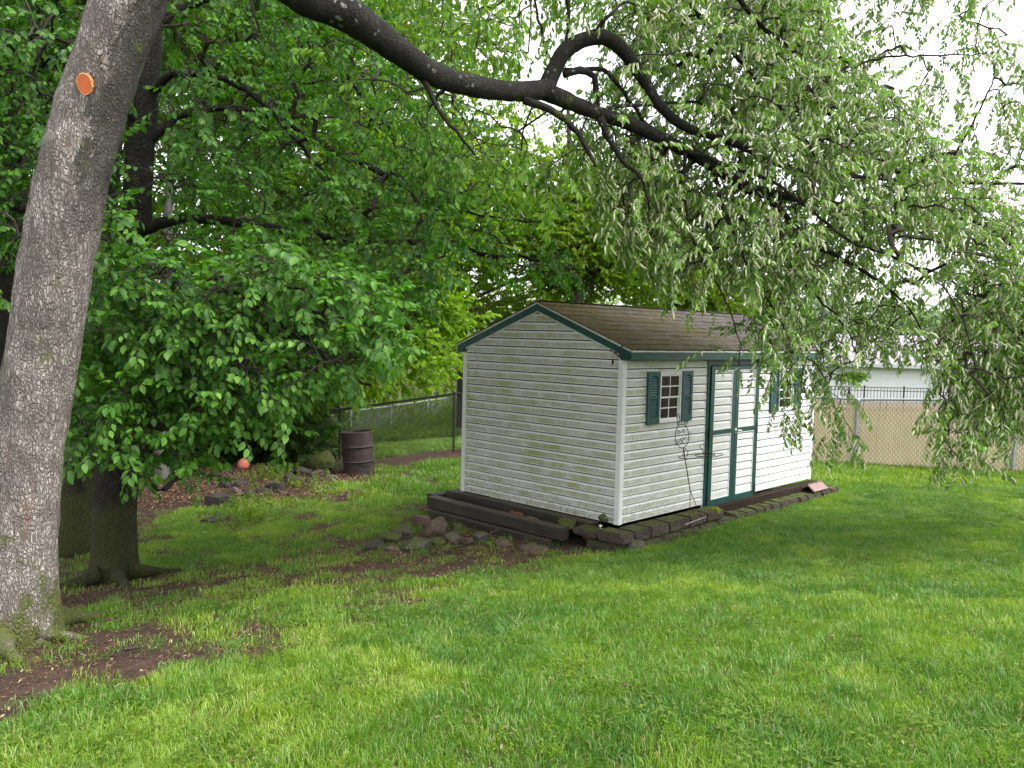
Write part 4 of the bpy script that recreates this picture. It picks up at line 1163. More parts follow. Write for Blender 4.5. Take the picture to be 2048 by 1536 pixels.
def spray(name, kind, seed, length, nleaf, lsize, wr, mats, nrac=0, hang=.55, spread=.9, simple=False):
    r = np.random.default_rng(seed)
    V = []; F_ = []; MI = []; RN = []; LM = []
    n = 5
    tw = [np.array([0, 0, 0.])]; d = np.array([1., 0, .05])
    for k in range(n):
        d = d+np.array([0, r.normal()*.12, -hang*.22+r.normal()*.05]); d /= np.linalg.norm(d); tw.append(tw[-1]+d*length/n)
    tw = np.array(tw)
    v_, f_ = tube_np(tw, np.linspace(.0028, .0012, len(tw))*(1.0 if not simple else 1.8), 3, cap=False)
    V += list(v_); F_ += f_; MI += [1]*len(f_); RN += [.5]*len(v_)
    LU, LF = leaf_unit(wr)
    if simple:
        LU = np.array([(0, 0, 0), (.45, wr*.5, .03), (1, 0, -.14), (.5, -wr*.5, .03)]); LF = [(0, 3, 2, 1)]
    def put_leaf(p, dirv, size, roll):
        A_ = frame_from(dirv, roll=roll)*size
        b = len(V); V.extend(list(LU@A_.T+p)); F_.extend([tuple(i+b for i in f) for f in LF]); MI.extend([0]*len(LF)); q = r.random(); RN.extend([q]*len(LU))
        LM.append((A_, p))
    for k in range(nleaf):
        s = (k+.6)/nleaf; s = .12+.88*s
        i = min(int(s*n), n-1); p = tw[i]+(tw[i+1]-tw[i])*(s*n-i) if i < n else tw[-1]
        td = tw[i+1]-tw[i]; td /= np.linalg.norm(td)
        side = np.cross(td, [0, 0, 1.]); side /= np.linalg.norm(side); side *= (1 if k % 2 else -1)
        if k >= nleaf-2: side = side*.4
        dv_ = td*.55+side*spread*r.uniform(.5, 1.1)+np.array([0, 0, -hang*r.uniform(.5, 1.5)])+r.normal(size=3)*.16
        dv_ /= np.linalg.norm(dv_)
        pe = p+dv_*lsize*.16
        put_leaf(pe, dv_, lsize*r.uniform(.7, 1.15), r.normal()*.45)
    RM = []
    for k in range(nrac):
        s = (k+.5)/nrac; i = min(int(s*n), n-1); p = tw[i]+(tw[i+1]-tw[i])*(s*n-i)
        dv_ = np.array([r.uniform(.1, .8), r.normal()*.5, -r.uniform(.35, 1.2)]); dv_ /= np.linalg.norm(dv_)
        L_ = r.uniform(.05, .088); pts = [p+dv_*L_*t+np.array([0, 0, -.02*t*t]) for t in (0, .15, .35, .6, .85, 1.0)]
        v_, f_ = tube_np(pts, np.array([.003, .0065, .0085, .008, .006, .002])*r.uniform(.8, 1.15), 6)
        v_ = v_+r.normal(size=v_.shape)*.0014
        b = len(V); V.extend(list(v_)); F_.extend([tuple(i+b for i in f) for f in f_]); MI.extend([2]*len(f_)); RN.extend([.5]*len(v_))
        RM.append((p, dv_, L_))
    me = mesh_of(name, V, F_, None, False, {'rnd': RN}, mats=mats, midx=MI)
    o = bpy.data.objects.new(name, me); TPL_SETS[kind].objects.link(o)
    return dict(leaves=LM, rac=RM, twig=tw)
TPL_SETS = {}; INFO = {}
def sset(kind, *specs):
    c = bpy.data.collections.new('tpl_'+kind); TPL_SETS[kind] = c; INFO[kind] = []
    for i, kw in enumerate(specs): INFO[kind].append(spray('%s_%d' % (kind, i), kind, 100+i, **kw))
tb = M['twig']
sset('front', *[dict(length=.30, nleaf=n_, lsize=.070, wr=.60, mats=[LG['front'], tb], hang=h_) for n_, h_ in ((12, .25), (11, .45), (13, .2), (11, .6))])
sset('cherry', *[dict(length=.34, nleaf=n_, lsize=.056, wr=.52, mats=[LG['cherry'], tb, M['raceme']], nrac=r_, hang=h_, spread=.85) for n_, r_, h_ in ((14, 3, .5), (13, 5, .75), (15, 3, .4), (13, 6, .6))])
sset('cherry_far', *[dict(length=.34, nleaf=n_, lsize=.068, wr=.50, mats=[LG['cherry'], tb], hang=h_, spread=.8) for n_, h_ in ((11, .8), (10, 1.2), (12, .6))])
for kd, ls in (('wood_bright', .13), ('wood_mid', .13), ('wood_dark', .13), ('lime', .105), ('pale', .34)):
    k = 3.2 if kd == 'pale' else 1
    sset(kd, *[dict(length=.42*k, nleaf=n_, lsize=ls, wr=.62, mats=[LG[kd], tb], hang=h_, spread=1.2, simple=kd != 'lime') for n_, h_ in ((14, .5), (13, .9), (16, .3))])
sset('bush', *[dict(length=.30, nleaf=n_, lsize=.085, wr=.6, mats=[LG['bush'], tb], hang=-.35, spread=1.1, simple=True) for n_ in (14, 17, 12)])

def scatter(name, parent, P, rotz, roty, scale, tint, kind, seed=0, rotx=None, w=None, **kw):
    P = np.asarray(P, float); n_ = len(P)
    w = wloc(parent) if parent is not None else np.array(w if w is not None else (0, 0, 0), float)
    me = bpy.data.meshes.new(name); me.vertices.add(n_)
    me.vertices.foreach_set('co', (P-w).astype(np.float32).ravel())
    r = np.random.default_rng(seed)
    rot = np.stack([rotx if rotx is not None else np.zeros(n_), roty, rotz], 1).astype(np.float32)
    a = me.attributes.new('rot', 'FLOAT_VECTOR', 'POINT'); a.data.foreach_set('vector', rot.ravel())
    a = me.attributes.new('scl', 'FLOAT', 'POINT'); a.data.foreach_set('value', np.asarray(scale, np.float32))
    a = me.attributes.new('tint', 'FLOAT', 'POINT'); a.data.foreach_set('value', np.asarray(tint, np.float32))
    a = me.attributes.new('pick', 'INT', 'POINT'); a.data.foreach_set('value', r.integers(0, 1000, n_).astype(np.int32))
    o = bpy.data.objects.new(name, me)
    if parent is not None: link(o, parent, w)
    else: link(o, None, w)
    ng = bpy.data.node_groups.new('scatter_'+name, 'GeometryNodeTree')
    ng.interface.new_socket('Geometry', in_out='INPUT', socket_type='NodeSocketGeometry')
    ng.interface.new_socket('Geometry', in_out='OUTPUT', socket_type='NodeSocketGeometry')
    N = ng.nodes; L_ = ng.links
    gi = N.new('NodeGroupInput'); go = N.new('NodeGroupOutput')
    ip = N.new('GeometryNodeInstanceOnPoints'); ci = N.new('GeometryNodeCollectionInfo')
    ci.inputs['Collection'].default_value = TPL_SETS[kind]; ci.inputs['Separate Children'].default_value = True; ci.inputs['Reset Children'].default_value = True
    def na(t, nm):
        q = N.new('GeometryNodeInputNamedAttribute'); q.data_type = t; q.inputs['Name'].default_value = nm; return q.outputs['Attribute']
    er = N.new('FunctionNodeEulerToRotation'); L_.new(na('FLOAT_VECTOR', 'rot'), er.inputs[0])
    L_.new(gi.outputs[0], ip.inputs['Points']); L_.new(ci.outputs[0], ip.inputs['Instance'])
    ip.inputs['Pick Instance'].default_value = True
    L_.new(na('INT', 'pick'), ip.inputs['Instance Index']); L_.new(er.outputs[0], ip.inputs['Rotation']); L_.new(na('FLOAT', 'scl'), ip.inputs['Scale'])
    L_.new(ip.outputs[0], go.inputs[0])
    md = o.modifiers.new('scatter', 'NODES'); md.node_group = ng
    props(o, **kw)
    return o, me

# ------------------------------------------------------------------ branching
def skel(lines, step=.10):
    """each line: list of (u, v, depth, radius) -> world polylines"""
    out = []
    for ln in lines:
        P = np.array([np.r_[at(u, v, d), r] for (u, v, d, r) in ln]); out.append(resample(P, step))
    return out
def grow(skels, targets, step=.16, droop=.10, seed=0, r0=.0022, back=1.0, minr=.0022):
    """join every target to the nearest wood with a sagging twig; returns twig tubes and spray directions"""
    r = np.random.default_rng(seed)
    pos = [s[:, :3] for s in skels]; allp = np.vstack(pos); nsk = len(allp)
    par = [-1]*nsk
    NP = np.zeros((nsk+len(targets)*14, 3)); NP[:nsk] = allp; cnt = nsk
    dd = np.array([np.min(np.sum((allp[::2]-t)**2, 1)) for t in targets])
    order = np.argsort(dd); dirs = np.zeros((len(targets), 3)); chains = []
    for ti in order:
        t = targets[ti]
        d2 = np.sum((NP[:cnt]-t)**2, 1)
        # prefer wood that lies above the target, so that twigs arch down to it
        d2 = d2*np.where(NP[:cnt, 2] < t[2]-.05, 1.7, 1.0)
        j = int(np.argmin(d2)); a = NP[j]; L_ = np.linalg.norm(t-a)
        k = max(2, min(12, int(L_/step)+1)); s = np.linspace(0, 1, k+1)[1:, None]
        pth = a+(t-a)*s; pth[:, 2] += (4*s[:, 0]*(1-s[:, 0]))*droop*L_
        pth[:-1] += r.normal(size=(k-1, 3))*L_*.025
        ids = [j]
        for q in pth:
            NP[cnt] = q; par.append(ids[-1]); ids.append(cnt); cnt += 1
        chains.append(ids)
        dv_ = NP[ids[-1]]-NP[ids[-2]]; dirs[ti] = dv_/(np.linalg.norm(dv_)+1e-9)
    num = np.zeros(cnt)
    for ids in chains: num[ids[-1]] += 1
    for i in range(cnt-1, nsk-1, -1): num[par[i]] += num[i]
    V = []; F_ = []; nb = 0
    for ids in chains:
        P = NP[ids]; nn = num[ids].copy(); nn[0] = nn[1]
        rad = np.maximum(minr, r0*np.power(np.maximum(nn, 1), .52))
        sides = 3 if rad[0] < .006 else 5
        v_, f_ = tube_np(P, rad, sides, cap=False)
        V.append(v_); F_ += [tuple(i+nb for i in f) for f in f_]; nb += len(v_)
    return np.vstack(V), F_, dirs
def tri_mix(F_): return F_
def limbs(name, skels, mat, parent, sides=12, joined=True, **kw):
    if joined:
        V = []; F_ = []; nb = 0
        for s in skels:
            v_, f_ = tube_np(s[:, :3], s[:, 3], sides)
            V.append(v_); F_ += [tuple(i+nb for i in f) for f in f_]; nb += len(v_)
        return obj(name, np.vstack(V), F_, mat, parent, smooth=True, **kw)
    return [obj(name, *tube_np(s[:, :3], s[:, 3], sides), mat, parent, smooth=True, **kw) for s in skels]
def trunk_mesh(P, sides=64, amp=.012, seed=3, flare=None, fs=9):
    """P rows: x y z r ; rough bark relief in the mesh, root flare by angle"""
    V, F_ = tube_np(P[:, :3], P[:, 3], sides)
    m = len(P); Vr = V.reshape(m, sides, 3); C_ = P[:, None, :3]
    nrm = (Vr-C_); nrm /= np.linalg.norm(nrm, axis=2, keepdims=True)+1e-9
    q = Vr*np.array([fs, fs, fs*.4]); d = fbm(q, 4, seed)-.5
    big = fbm(Vr*np.array([2.2, 2.2, 1.3]), 3, seed+5)-.5
    disp = amp*2*d+big*P[:, None, 3]*.22
    if flare is not None:
        ang = np.arctan2(nrm[..., 1], nrm[..., 0])
        disp = disp+flare[0]*np.exp(-np.maximum(C_[..., 2]-C_[0, 0, 2]-flare[3], 0)/flare[1])*(.45+.55*np.maximum(0, np.cos(ang*flare[2]+1.0)))
    Vr = Vr+nrm*disp[..., None]
    return Vr.reshape(-1, 3), F_
def fill(poly, d0, d1, n_, seed, thr=.0, sc=1.3, bias=0.0, clump=0):
    r = np.random.default_rng(seed); p = np.array(poly, float)
    lo = p.min(0); hi = p.max(0); out = []
    tot = 0
    while tot < n_:
        u = r.uniform(lo[0], hi[0], n_*4); v = r.uniform(lo[1], hi[1], n_*4); k = inpoly(u, v, poly)
        u = u[k]; v = v[k]; d = d0+(d1-d0)*r.random(len(u))
        Q = CAM+d[:, None]*(Fw+Rt*(u[:, None]-1024)/FPX-Up*(v[:, None]-768)/FPX)
        if thr > 0:
            q = fbm(Q*sc, 3, seed); Q = Q[q > thr]
        out.append(Q); tot += len(Q)
        if len(out) > 40: break
    return np.vstack(out)[:n_]
def zy(dirs, r, jz=.35, jy=.25, lim=.5):
    az = np.arctan2(dirs[:, 1], dirs[:, 0])+r.normal(size=len(dirs))*jz
    el = -np.arcsin(np.clip(dirs[:, 2], -1, 1)); el = np.clip(el, -lim, lim+.35)+r.normal(size=len(dirs))*jy
    return az, el
def single_leaves(n_clusters, P, az, el, sc_, picks_kind, unit, mat, parent, name='leaf', flower=None, nmax=300):
    """the largest-showing sprays built leaf by leaf, each leaf an object of its own"""
    u, v, d = px(P)
    score = d+np.where((u > 0) & (u < 2048) & (v > 0) & (v < 1250), 0, 50)
    take = np.argsort(score)[:n_clusters]
    LU, LF = leaf_unit(unit)
    mes = [mesh_of(name, LU, LF, mat, False, {'rnd': [q]*len(LU)}) for q in (.1, .3, .5, .7, .95)]
    fm = None; nl = 0; nf = 0
    TV = []; TF = []
    for c in take:
        inf = INFO[picks_kind][int(c) % len(INFO[picks_kind])]
        A_ = np.array(Euler((0, el[c], az[c])).to_matrix())
        tw = inf['twig']@A_.T*sc_[c]+P[c]; v_, f_ = tube_np(tw, .0022, 3, cap=False); b = len(TV); TV += list(v_); TF += [tuple(i+b for i in f) for f in f_]
        for (B, p) in inf['leaves']:
            if nl >= nmax: break
            o = bpy.data.objects.new(name, mes[nl % 5]); w = A_@p*sc_[c]+P[c]; link(o, parent, w)
            R_ = A_@B; s_ = np.linalg.norm(R_[:, 0]); Rn = Matrix((R_/s_).tolist())
            o.rotation_euler = Rn.to_euler(); o.scale = (s_*sc_[c],)*3; nl += 1
        if flower:
            for (p, dv_, L_) in inf['rac']:
                if nf >= nmax: break
                o = bpy.data.objects.new('flower_spike', flower[nf % len(flower)]); w = A_@p*sc_[c]+P[c]; link(o, parent, w)
                R_ = frame_from(A_@dv_); o.rotation_euler = Matrix(R_.tolist()).to_euler(); o.scale = (L_/.085*sc_[c],)*3; nf += 1
    if TV: props(obj('spray_twigs', TV, TF, M['twig'], parent), kind='stuff')
    keep = np.ones(len(P), bool); keep[take] = False
    return keep

# ================================================================== the leaning flowering tree
base1 = ground(52, 1288)
tree1 = thing('flowering_cherry_tree', 'big leaning grey-barked tree at left whose limb of white flower spikes arches over the shed', 'tree', base1)
d1 = (base1-CAM)@Fw
tp1 = [(30, 1330, d1+.02, .255), (32, 1255, d1-.02, .235), (37, 1150, d1-.05, .222), (46, 1000, d1-.08, .217), (61, 850, d1-.1, .212), (84, 700, d1-.13, .208), (116, 500, d1-.18, .205), (160, 310, d1-.22, .207), (206, 150, d1-.25, .208), (256, 0, d1-.28, .212),
       (330, -170, d1-.3, .235), (420, -380, d1-.3, .22), (560, -700, d1-.3, .17), (700, -1050, d1-.2, .12)]
S = skel([tp1], .022)[0]
V, F_ = trunk_mesh(S, 90, .016, 3, flare=(.16, .14, 3, .02), fs=15)
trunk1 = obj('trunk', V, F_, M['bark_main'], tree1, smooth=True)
for ln in ([(70, 1245, d1-.1, .085), (115, 1265, d1-.02, .04), (180, 1276, d1+.05, .012)], [(0, 1290, d1-.2, .10), (15, 1325, d1-.35, .05), (50, 1345, d1-.5, .012)], [(-60, 1280, d1-.1, .14), (-180, 1320, d1-.1, .06)], [(90, 1230, d1+.3, .11), (150, 1245, d1+.6, .05), (230, 1245, d1+.9, .02)]):
    R_ = skel([ln], .03)[0]; R_[:, 2] = Hz(R_[:, 0], R_[:, 1])+R_[:, 3]*.15+np.linspace(.09, -.01, len(R_))
    V, F_ = tube_np(R_[:, :3], R_[:, 3], 16); V = V+(fbm(V*12, 3, 8)-.5)[:, None]*.03
    obj('root', V, F_, M['bark_main'], tree1, smooth=True)
# pruning scar
sc_c = at(170.5, 168, 1.0); kk = np.argmin(np.abs(px(S[:, :3])[1]-168)); ctr = S[kk]
dsc = (ctr[:3]-CAM)@Fw-ctr[3]*.955
cs = at(170.5, 168, dsc); outv = cs-ctr[:3]; outv /= np.linalg.norm(outv); ax_ = (S[kk+4, :3]-S[kk-4, :3]); ax_ /= np.linalg.norm(ax_)
ax_ = np.array([0, 0, 1.])-outv*outv[2]; ax_ /= np.linalg.norm(ax_); sd_ = np.cross(outv, ax_)
sv_ = []; cs = cs+outv*.010
hw, hh = 13.2*dsc/FPX, 19.0*dsc/FPX
r_ = np.random.default_rng(4); jit = 1+.025*r_.normal(size=28)
hw *= 1.08; hh *= 1.05
ring = [cs+(sd_*hw*cos(a)+ax_*hh*sin(a))*jit[i] for i, a in enumerate(np.linspace(0, 2*pi, 28, endpoint=False))]
V = [cs+outv*.004]+[cs+outv*.003+(p-cs)*.5 for p in ring]+[p+outv*.004 for p in ring]+[p-outv*.05 for p in ring]
F_ = [(0, 1+i, 1+(i+1) % 28) for i in range(28)]+[(1+i, 29+i, 29+(i+1) % 28, 1+(i+1) % 28) for i in range(28)]+[(29+i, 57+i, 57+(i+1) % 28, 29+(i+1) % 28) for i in range(28)]
scar = obj('pruning_scar', V, F_, M['scar'], tree1, origin=cs, label='fresh orange oval pruning cut')
G().tube([p for p in ring], .0045, 7, True).o('scar_rim', M['scar_rim'], scar)

LIMB = [[(455, -420, 5.0, .16), (500, -180, 5.15, .145), (540, -70, 5.25, .135), (610, -5, 5.35, .125), (700, 32, 5.5, .118), (800, 106, 5.8, .108), (870, 148, 6.1, .098), (960, 172, 6.4, .092), (1040, 182, 6.7, .092), (1098, 176, 6.95, .092)],
        [(1085, 180, 6.95, .085), (1180, 220, 7.1, .068), (1270, 250, 7.3, .062), (1355, 293, 7.5, .06), (1430, 335, 7.7, .057), (1490, 373, 7.9, .052), (1561, 390, 8.1, .045), (1655, 405, 8.3, .038), (1704, 416, 8.4, .034), (1786, 442, 8.5, .026), (1880, 483, 8.6, .02), (2000, 520, 8.7, .016), (2150, 560, 8.7, .012)],
        [(1092, 180, 6.95, .08), (1108, 142, 6.98, .076), (1135, 100, 7.0, .073), (1178, 78, 7.05, .07), (1216, 78, 7.1, .068), (1252, 108, 7.15, .064), (1286, 158, 7.25, .055), (1322, 214, 7.35, .050), (1372, 255, 7.5, .046), (1424, 273, 7.6, .038), (1475, 289, 7.7, .034), (1524, 315, 7.8, .03), (1580, 337, 7.9, .026), (1690, 352, 8.0, .022), (1880, 364, 8.2, .018), (2060, 368, 8.3, .016)]]
SUB = [[(1048, 200, 6.7, .035), (1112, 225, 6.7, .03), (1149, 259, 6.7, .026), (1170, 290, 6.7, .022), (1192, 335, 6.7, .01)],
       [(1200, 235, 7.1, .034), (1224, 289, 7.1, .028), (1252, 330, 7.1, .02), (1282, 357, 7.1, .014), (1300, 420, 7.2, .009)],
       [(1190, 76, 7.05, .028), (1202, 50, 7.0, .022), (1225, 26, 6.95, .012)],
       [(1128, 150, 7.0, .03), (1168, 140, 7.05, .03), (1190, 160, 7.1, .028), (1194, 225, 7.15, .024)],
       [(1130, 140, 7.0, .022), (1206, 139, 7.2, .02), (1243, 180, 7.35, .017), (1290, 245, 7.5, .014), (1330, 300, 7.6, .01)],
       [(846, 160, 6.0, .022), (872, 210, 6.0, .018), (917, 270, 6.0, .013), (950, 312, 6.0, .007)],
       [(1104, 124, 7.0, .012), (1086, 82, 6.9, .012), (1074, 22, 6.8, .010), (1060, -60, 6.7, .009)],
       [(1136, 95, 7.0, .016), (1135, 0, 7.0, .014), (1128, -90, 7.0, .012)],
       [(1200, 230, 7.1, .02), (1240, 212, 7.2, .017), (1290, 210, 7.3, .014), (1400, 206, 7.5, .012), (1440, 250, 7.6, .009), (1460, 300, 7.7, .007)],
       [(1490, 375, 7.9, .03), (1530, 395, 7.8, .027), (1580, 440, 7.8, .026), (1605, 475, 7.8, .024), (1655, 502, 7.8, .022), (1711, 532, 7.9, .018), (1780, 580, 7.9, .012), (1840, 650, 7.8, .008), (1870, 720, 7.7, .006)],
       [(1704, 416, 8.4, .022), (1730, 400, 8.4, .02), (1800, 408, 8.4, .018), (1880, 416, 8.4, .016), (1960, 450, 8.3, .013), (2050, 510, 8.2, .01), (2130, 560, 8.2, .008)],
       [(1355, 293, 7.5, .024), (1450, 330, 7.4, .019), (1540, 360, 7.3, .016), (1620, 420, 7.3, .013), (1700, 480, 7.3, .011), (1780, 510, 7.3, .009), (1880, 570, 7.2, .007), (1930, 650, 7.1, .006), (1950, 740, 7.0, .005)],
       [(1880, 364, 8.2, .014), (1899, 330, 8.1, .013), (1935, 265, 8.0, .011), (1974, 187, 7.9, .008), (1992, 127, 7.9, .005)],
       [(1600, 200, 8.0, .018), (1670, 146, 8.0, .015), (1740, 122, 8.0, .012), (1805, 112, 8.0, .010), (1900, 110, 8.0, .007), (1974, 109, 8.0, .004)],
       [(1330, -60, 7.6, .03), (1419, 56, 7.7, .024), (1470, 110, 7.7, .02), (1530, 180, 7.8, .016), (1600, 260, 7.8, .011), (1640, 330, 7.8, .008)],
       [(1420, -80, 7.4, .028), (1520, 49, 7.6, .022), (1580, 94, 7.8, .02), (1617, 176, 8.0, .018), (1660, 230, 8.0, .012), (1720, 300, 8.0, .008)],
       [(1655, 405, 8.3, .02), (1700, 460, 8.2, .017), (1800, 520, 8.1, .013), (1900, 560, 8.0, .01), (2000, 640, 7.9, .008), (2060, 700, 7.8, .006)],
       [(1430, 335, 7.7, .022), (1440, 400, 7.6, .017), (1465, 460, 7.6, .014), (1500, 540, 7.6, .010), (1560, 640, 7.7, .007), (1600, 720, 7.7, .005)],
       [(1370, 300, 7.5, .018), (1372, 400, 7.4, .013), (1395, 500, 7.4, .010), (1450, 600, 7.5, .007), (1480, 690, 7.6, .004)],
       [(1561, 390, 8.1, .022), (1560, 480, 8.0, .016), (1600, 560, 7.9, .012), (1680, 640, 7.9, .009), (1720, 720, 7.9, .006)],
       [(500, -180, 5.15, .08), (760, -160, 5.8, .06), (1000, -140, 6.6, .05), (1200, -110, 7.2, .042), (1330, -60, 7.6, .034), (1420, -80, 7.4, .03), (1700, -120, 8.0, .02), (2000, -80, 8.4, .014)]]
LIMB = [[(u, v, d, r*(.88 if i == 0 else .92)) for (u, v, d, r) in ln] for i, ln in enumerate(LIMB)]
SK1 = skel(LIMB, .045); SK1b = skel(SUB, .07)
V = []; F_ = []; nb = 0
for s in SK1:
    s2 = resample(s, .03); s2[:, :3] += (np.stack([fbm(s2[:, :3]*1.6+9*k, 2, k) for k in range(3)], 1)-.5)*.03
    v_, f_ = trunk_mesh(s2, 28, .010, 5, fs=13); V.append(v_); F_ += [tuple(i+nb for i in f) for f in f_]; nb += len(v_)
obj('limb', np.vstack(V), F_, M['bark_limb'], tree1, smooth=True, label='dark mossy limb arching to the right')
rr_ = np.random.default_rng(2)
for s in SK1b:
    s[1:, :3] += rr_.normal(size=(len(s)-1, 3))*.006
    obj('branch', *tube_np(s[:, :3], s[:, 3], 9), M['bark_limb'], tree1, smooth=True)

R1 = [(1270, -150), (1640, -150), (1665, 60), (1765, 150), (1850, 245), (1930, 320), (2060, 430), (2350, 480), (2350, 820), (2060, 800), (2015, 860), (1930, 790), (1860, 730), (1790, 720), (1740, 750), (1690, 780), (1600, 745), (1530, 685), (1440, 640), (1400, 600), (1340, 520), (1250, 470), (1190, 330), (1160, 240), (1250, 100)]
REG = [(R1, 7.0, 9.8, 5600, .36, 2.0), ([(620, -220), (1300, -220), (1270, 100), (1190, 60), (1100, 130), (900, 130), (720, -20)], 6.6, 9.2, 620, .46, 2.0),
       ([(1650, -80), (1800, -80), (2120, 60), (2120, 420), (1930, 320), (1850, 240), (1765, 140)], 7.4, 8.8, 210, .48, 1.8),
       ([(1540, 740), (1720, 740), (1700, 880), (1672, 890), (1650, 850), (1560, 830)], 7.4, 8.4, 75, 0, 1),
       ([(1880, 690), (2010, 690), (2015, 870), (1975, 880), (1950, 930), (1905, 940), (1875, 890)], 7.0, 8.0, 85, 0, 1),
       ([(1400, 690), (1530, 680), (1520, 735), (1415, 725)], 7.7, 8.3, 16, 0, 1),
       ([(1820, 760), (1850, 760), (1845, 830), (1825, 830)], 7.9, 8.2, 6, 0, 1),
       ([(1640, -240), (2400, -240), (2400, 20), (1700, -60)], 7.4, 9.5, 260, .45, 1.8),
       ([(1100, 190), (1360, 300), (1400, 600), (1300, 540), (1180, 380)], 7.2, 8.6, 170, .42, 2),
       ([(600, 60), (800, 170), (1000, 220), (1150, 330), (1100, 420), (900, 330), (760, 220)], 6.3, 8.0, 90, .45, 2)]
T = [fill(p_, a, b, n_, 50+i, th, sc) for i, (p_, a, b, n_, th, sc) in enumerate(REG)]
T = np.vstack(T)
tu, tv, td = px(T)
LQ = np.vstack([s_[:, :3] for s_ in SK1]); lu, lv_, ld = px(LQ); lu2 = lu[lu < 1400]; lv2 = lv_[lu < 1400]
dl = np.array([np.min(np.hypot(lu2-a, lv2-b)) for a, b in zip(tu, tv+28)])
kq = ~((dl < 36) & (td < 8.3) & (tu > 600) & (np.random.default_rng(32).random(len(T)) < .85)); T = T[kq]; tu, tv, td = px(T)
gapn = fbm(np.stack([tu/120, tv/120, td*.5], 1), 3, 77)
T = T[~((tu > 1700) & (tu < 1872) & (tv > 690) & (gapn > .40))]; tu, tv, td = px(T); gapn = fbm(np.stack([tu/120, tv/120, td*.5], 1), 3, 77)
T = T[~((tv > 540) & (tu < 1860) & (np.random.default_rng(31).random(len(T)) < .46))]; tu, tv, td = px(T); gapn = fbm(np.stack([tu/120, tv/120, td*.5], 1), 3, 77)
T = T[~((gapn < .43) & (tu < 1900) & (tu > 1350) & (tv > 480) & (tv < 700))]
V, F_, dirs = grow(SK1+SK1b, T, droop=.12, seed=5, r0=.0021)
props(obj('twigs', V, F_, M['twig'], tree1), kind='stuff')
r_ = np.random.default_rng(8); az, el = zy(dirs, r_, .5, .25); sc_ = r_.uniform(.8, 1.15, len(T)); tint = np.clip(fbm(T*1.4, 3, 4)*1.6-.3+r_.normal(size=len(T))*.15, 0, 1)
u_, v_px, _d = px(T)
flowery = (u_ > 1180+r_.normal(size=len(T))*60)
FM = []
for q in range(3):
    rq = np.random.default_rng(70+q)
    pts = [np.array([L_, 0, -.012*(L_/.085)**2]) for L_ in (0, .013, .03, .051, .072, .085)]
    v_, f_ = tube_np(pts, np.array([.003, .0068, .0088, .0082, .006, .002]), 6); v_ = v_+rq.normal(size=v_.shape)*.0014
    FM.append(mesh_of('flower_spike', v_, f_, M['raceme']))
fi = np.where(flowery)[0]
keep = single_leaves(62, T[fi], az[fi], el[fi], sc_[fi], 'cherry', .50, M['leaf_cherry'], tree1, flower=FM)
k1 = fi[keep]; k2 = np.where(~flowery)[0]
scatter('flowering_foliage', tree1, T[k1], az[k1], el[k1], sc_[k1], tint[k1], 'cherry', 1, kind_='x') if False else None
def scat(name, parent, idx, P, az, el, sc_, tint, kind, seed):
    o, me = scatter(name, parent, P[idx], az[idx], el[idx], sc_[idx], tint[idx], kind, seed); o['kind'] = 'stuff'; return o
scat('flowering_foliage', tree1, k1, T, az, el, sc_, tint, 'cherry', 1)
scat('foliage', tree1, k2, T, az, el, sc_, tint, 'cherry_far', 2)

# ================================================================== the dark tree behind it
base2 = ground(230, 1160)
tree2 = thing('dark_cherry_tree', 'black-trunked tree just right of the leaning one with glossy drooping leaves', 'tree', base2)
d2 = (base2-CAM)@Fw
tp2 = [(228, 1190, d2, .27), (229, 1150, d2, .23), (230, 1080, d2, .205), (232, 1000, d2, .195), (240, 900, d2, .19), (258, 720, d2, .165), (270, 500, d2, .145), (277, 350, d2, .135), (290, 200, d2, .125), (300, 60, d2, .115), (312, -120, d2, .10), (330, -400, d2, .07), (350, -700, d2, .04)]
S2 = skel([tp2], .04)[0]
V, F_ = trunk_mesh(S2, 40, .010, 13, flare=(.085, .12, 4, .05), fs=10)
obj('trunk', V, F_, M['bark_dark'], tree2, smooth=True)
for ln in ([(255, 1150, d2-.1, .09), (320, 1170, d2+.1, .035), (400, 1165, d2+.2, .015)], [(200, 1165, d2-.2, .09), (150, 1190, d2-.3, .05), (100, 1200, d2-.3, .02)], [(235, 1165, d2-.3, .07), (260, 1200, d2-.6, .02)]):
    R_ = skel([ln], .05)[0]; R_[:, 2] = Hz(R_[:, 0], R_[:, 1])+R_[:, 3]*.2+np.linspace(.08, -.01, len(R_))
    obj('root', *tube_np(R_[:, :3], R_[:, 3], 12), M['bark_dark'], tree2, smooth=True)
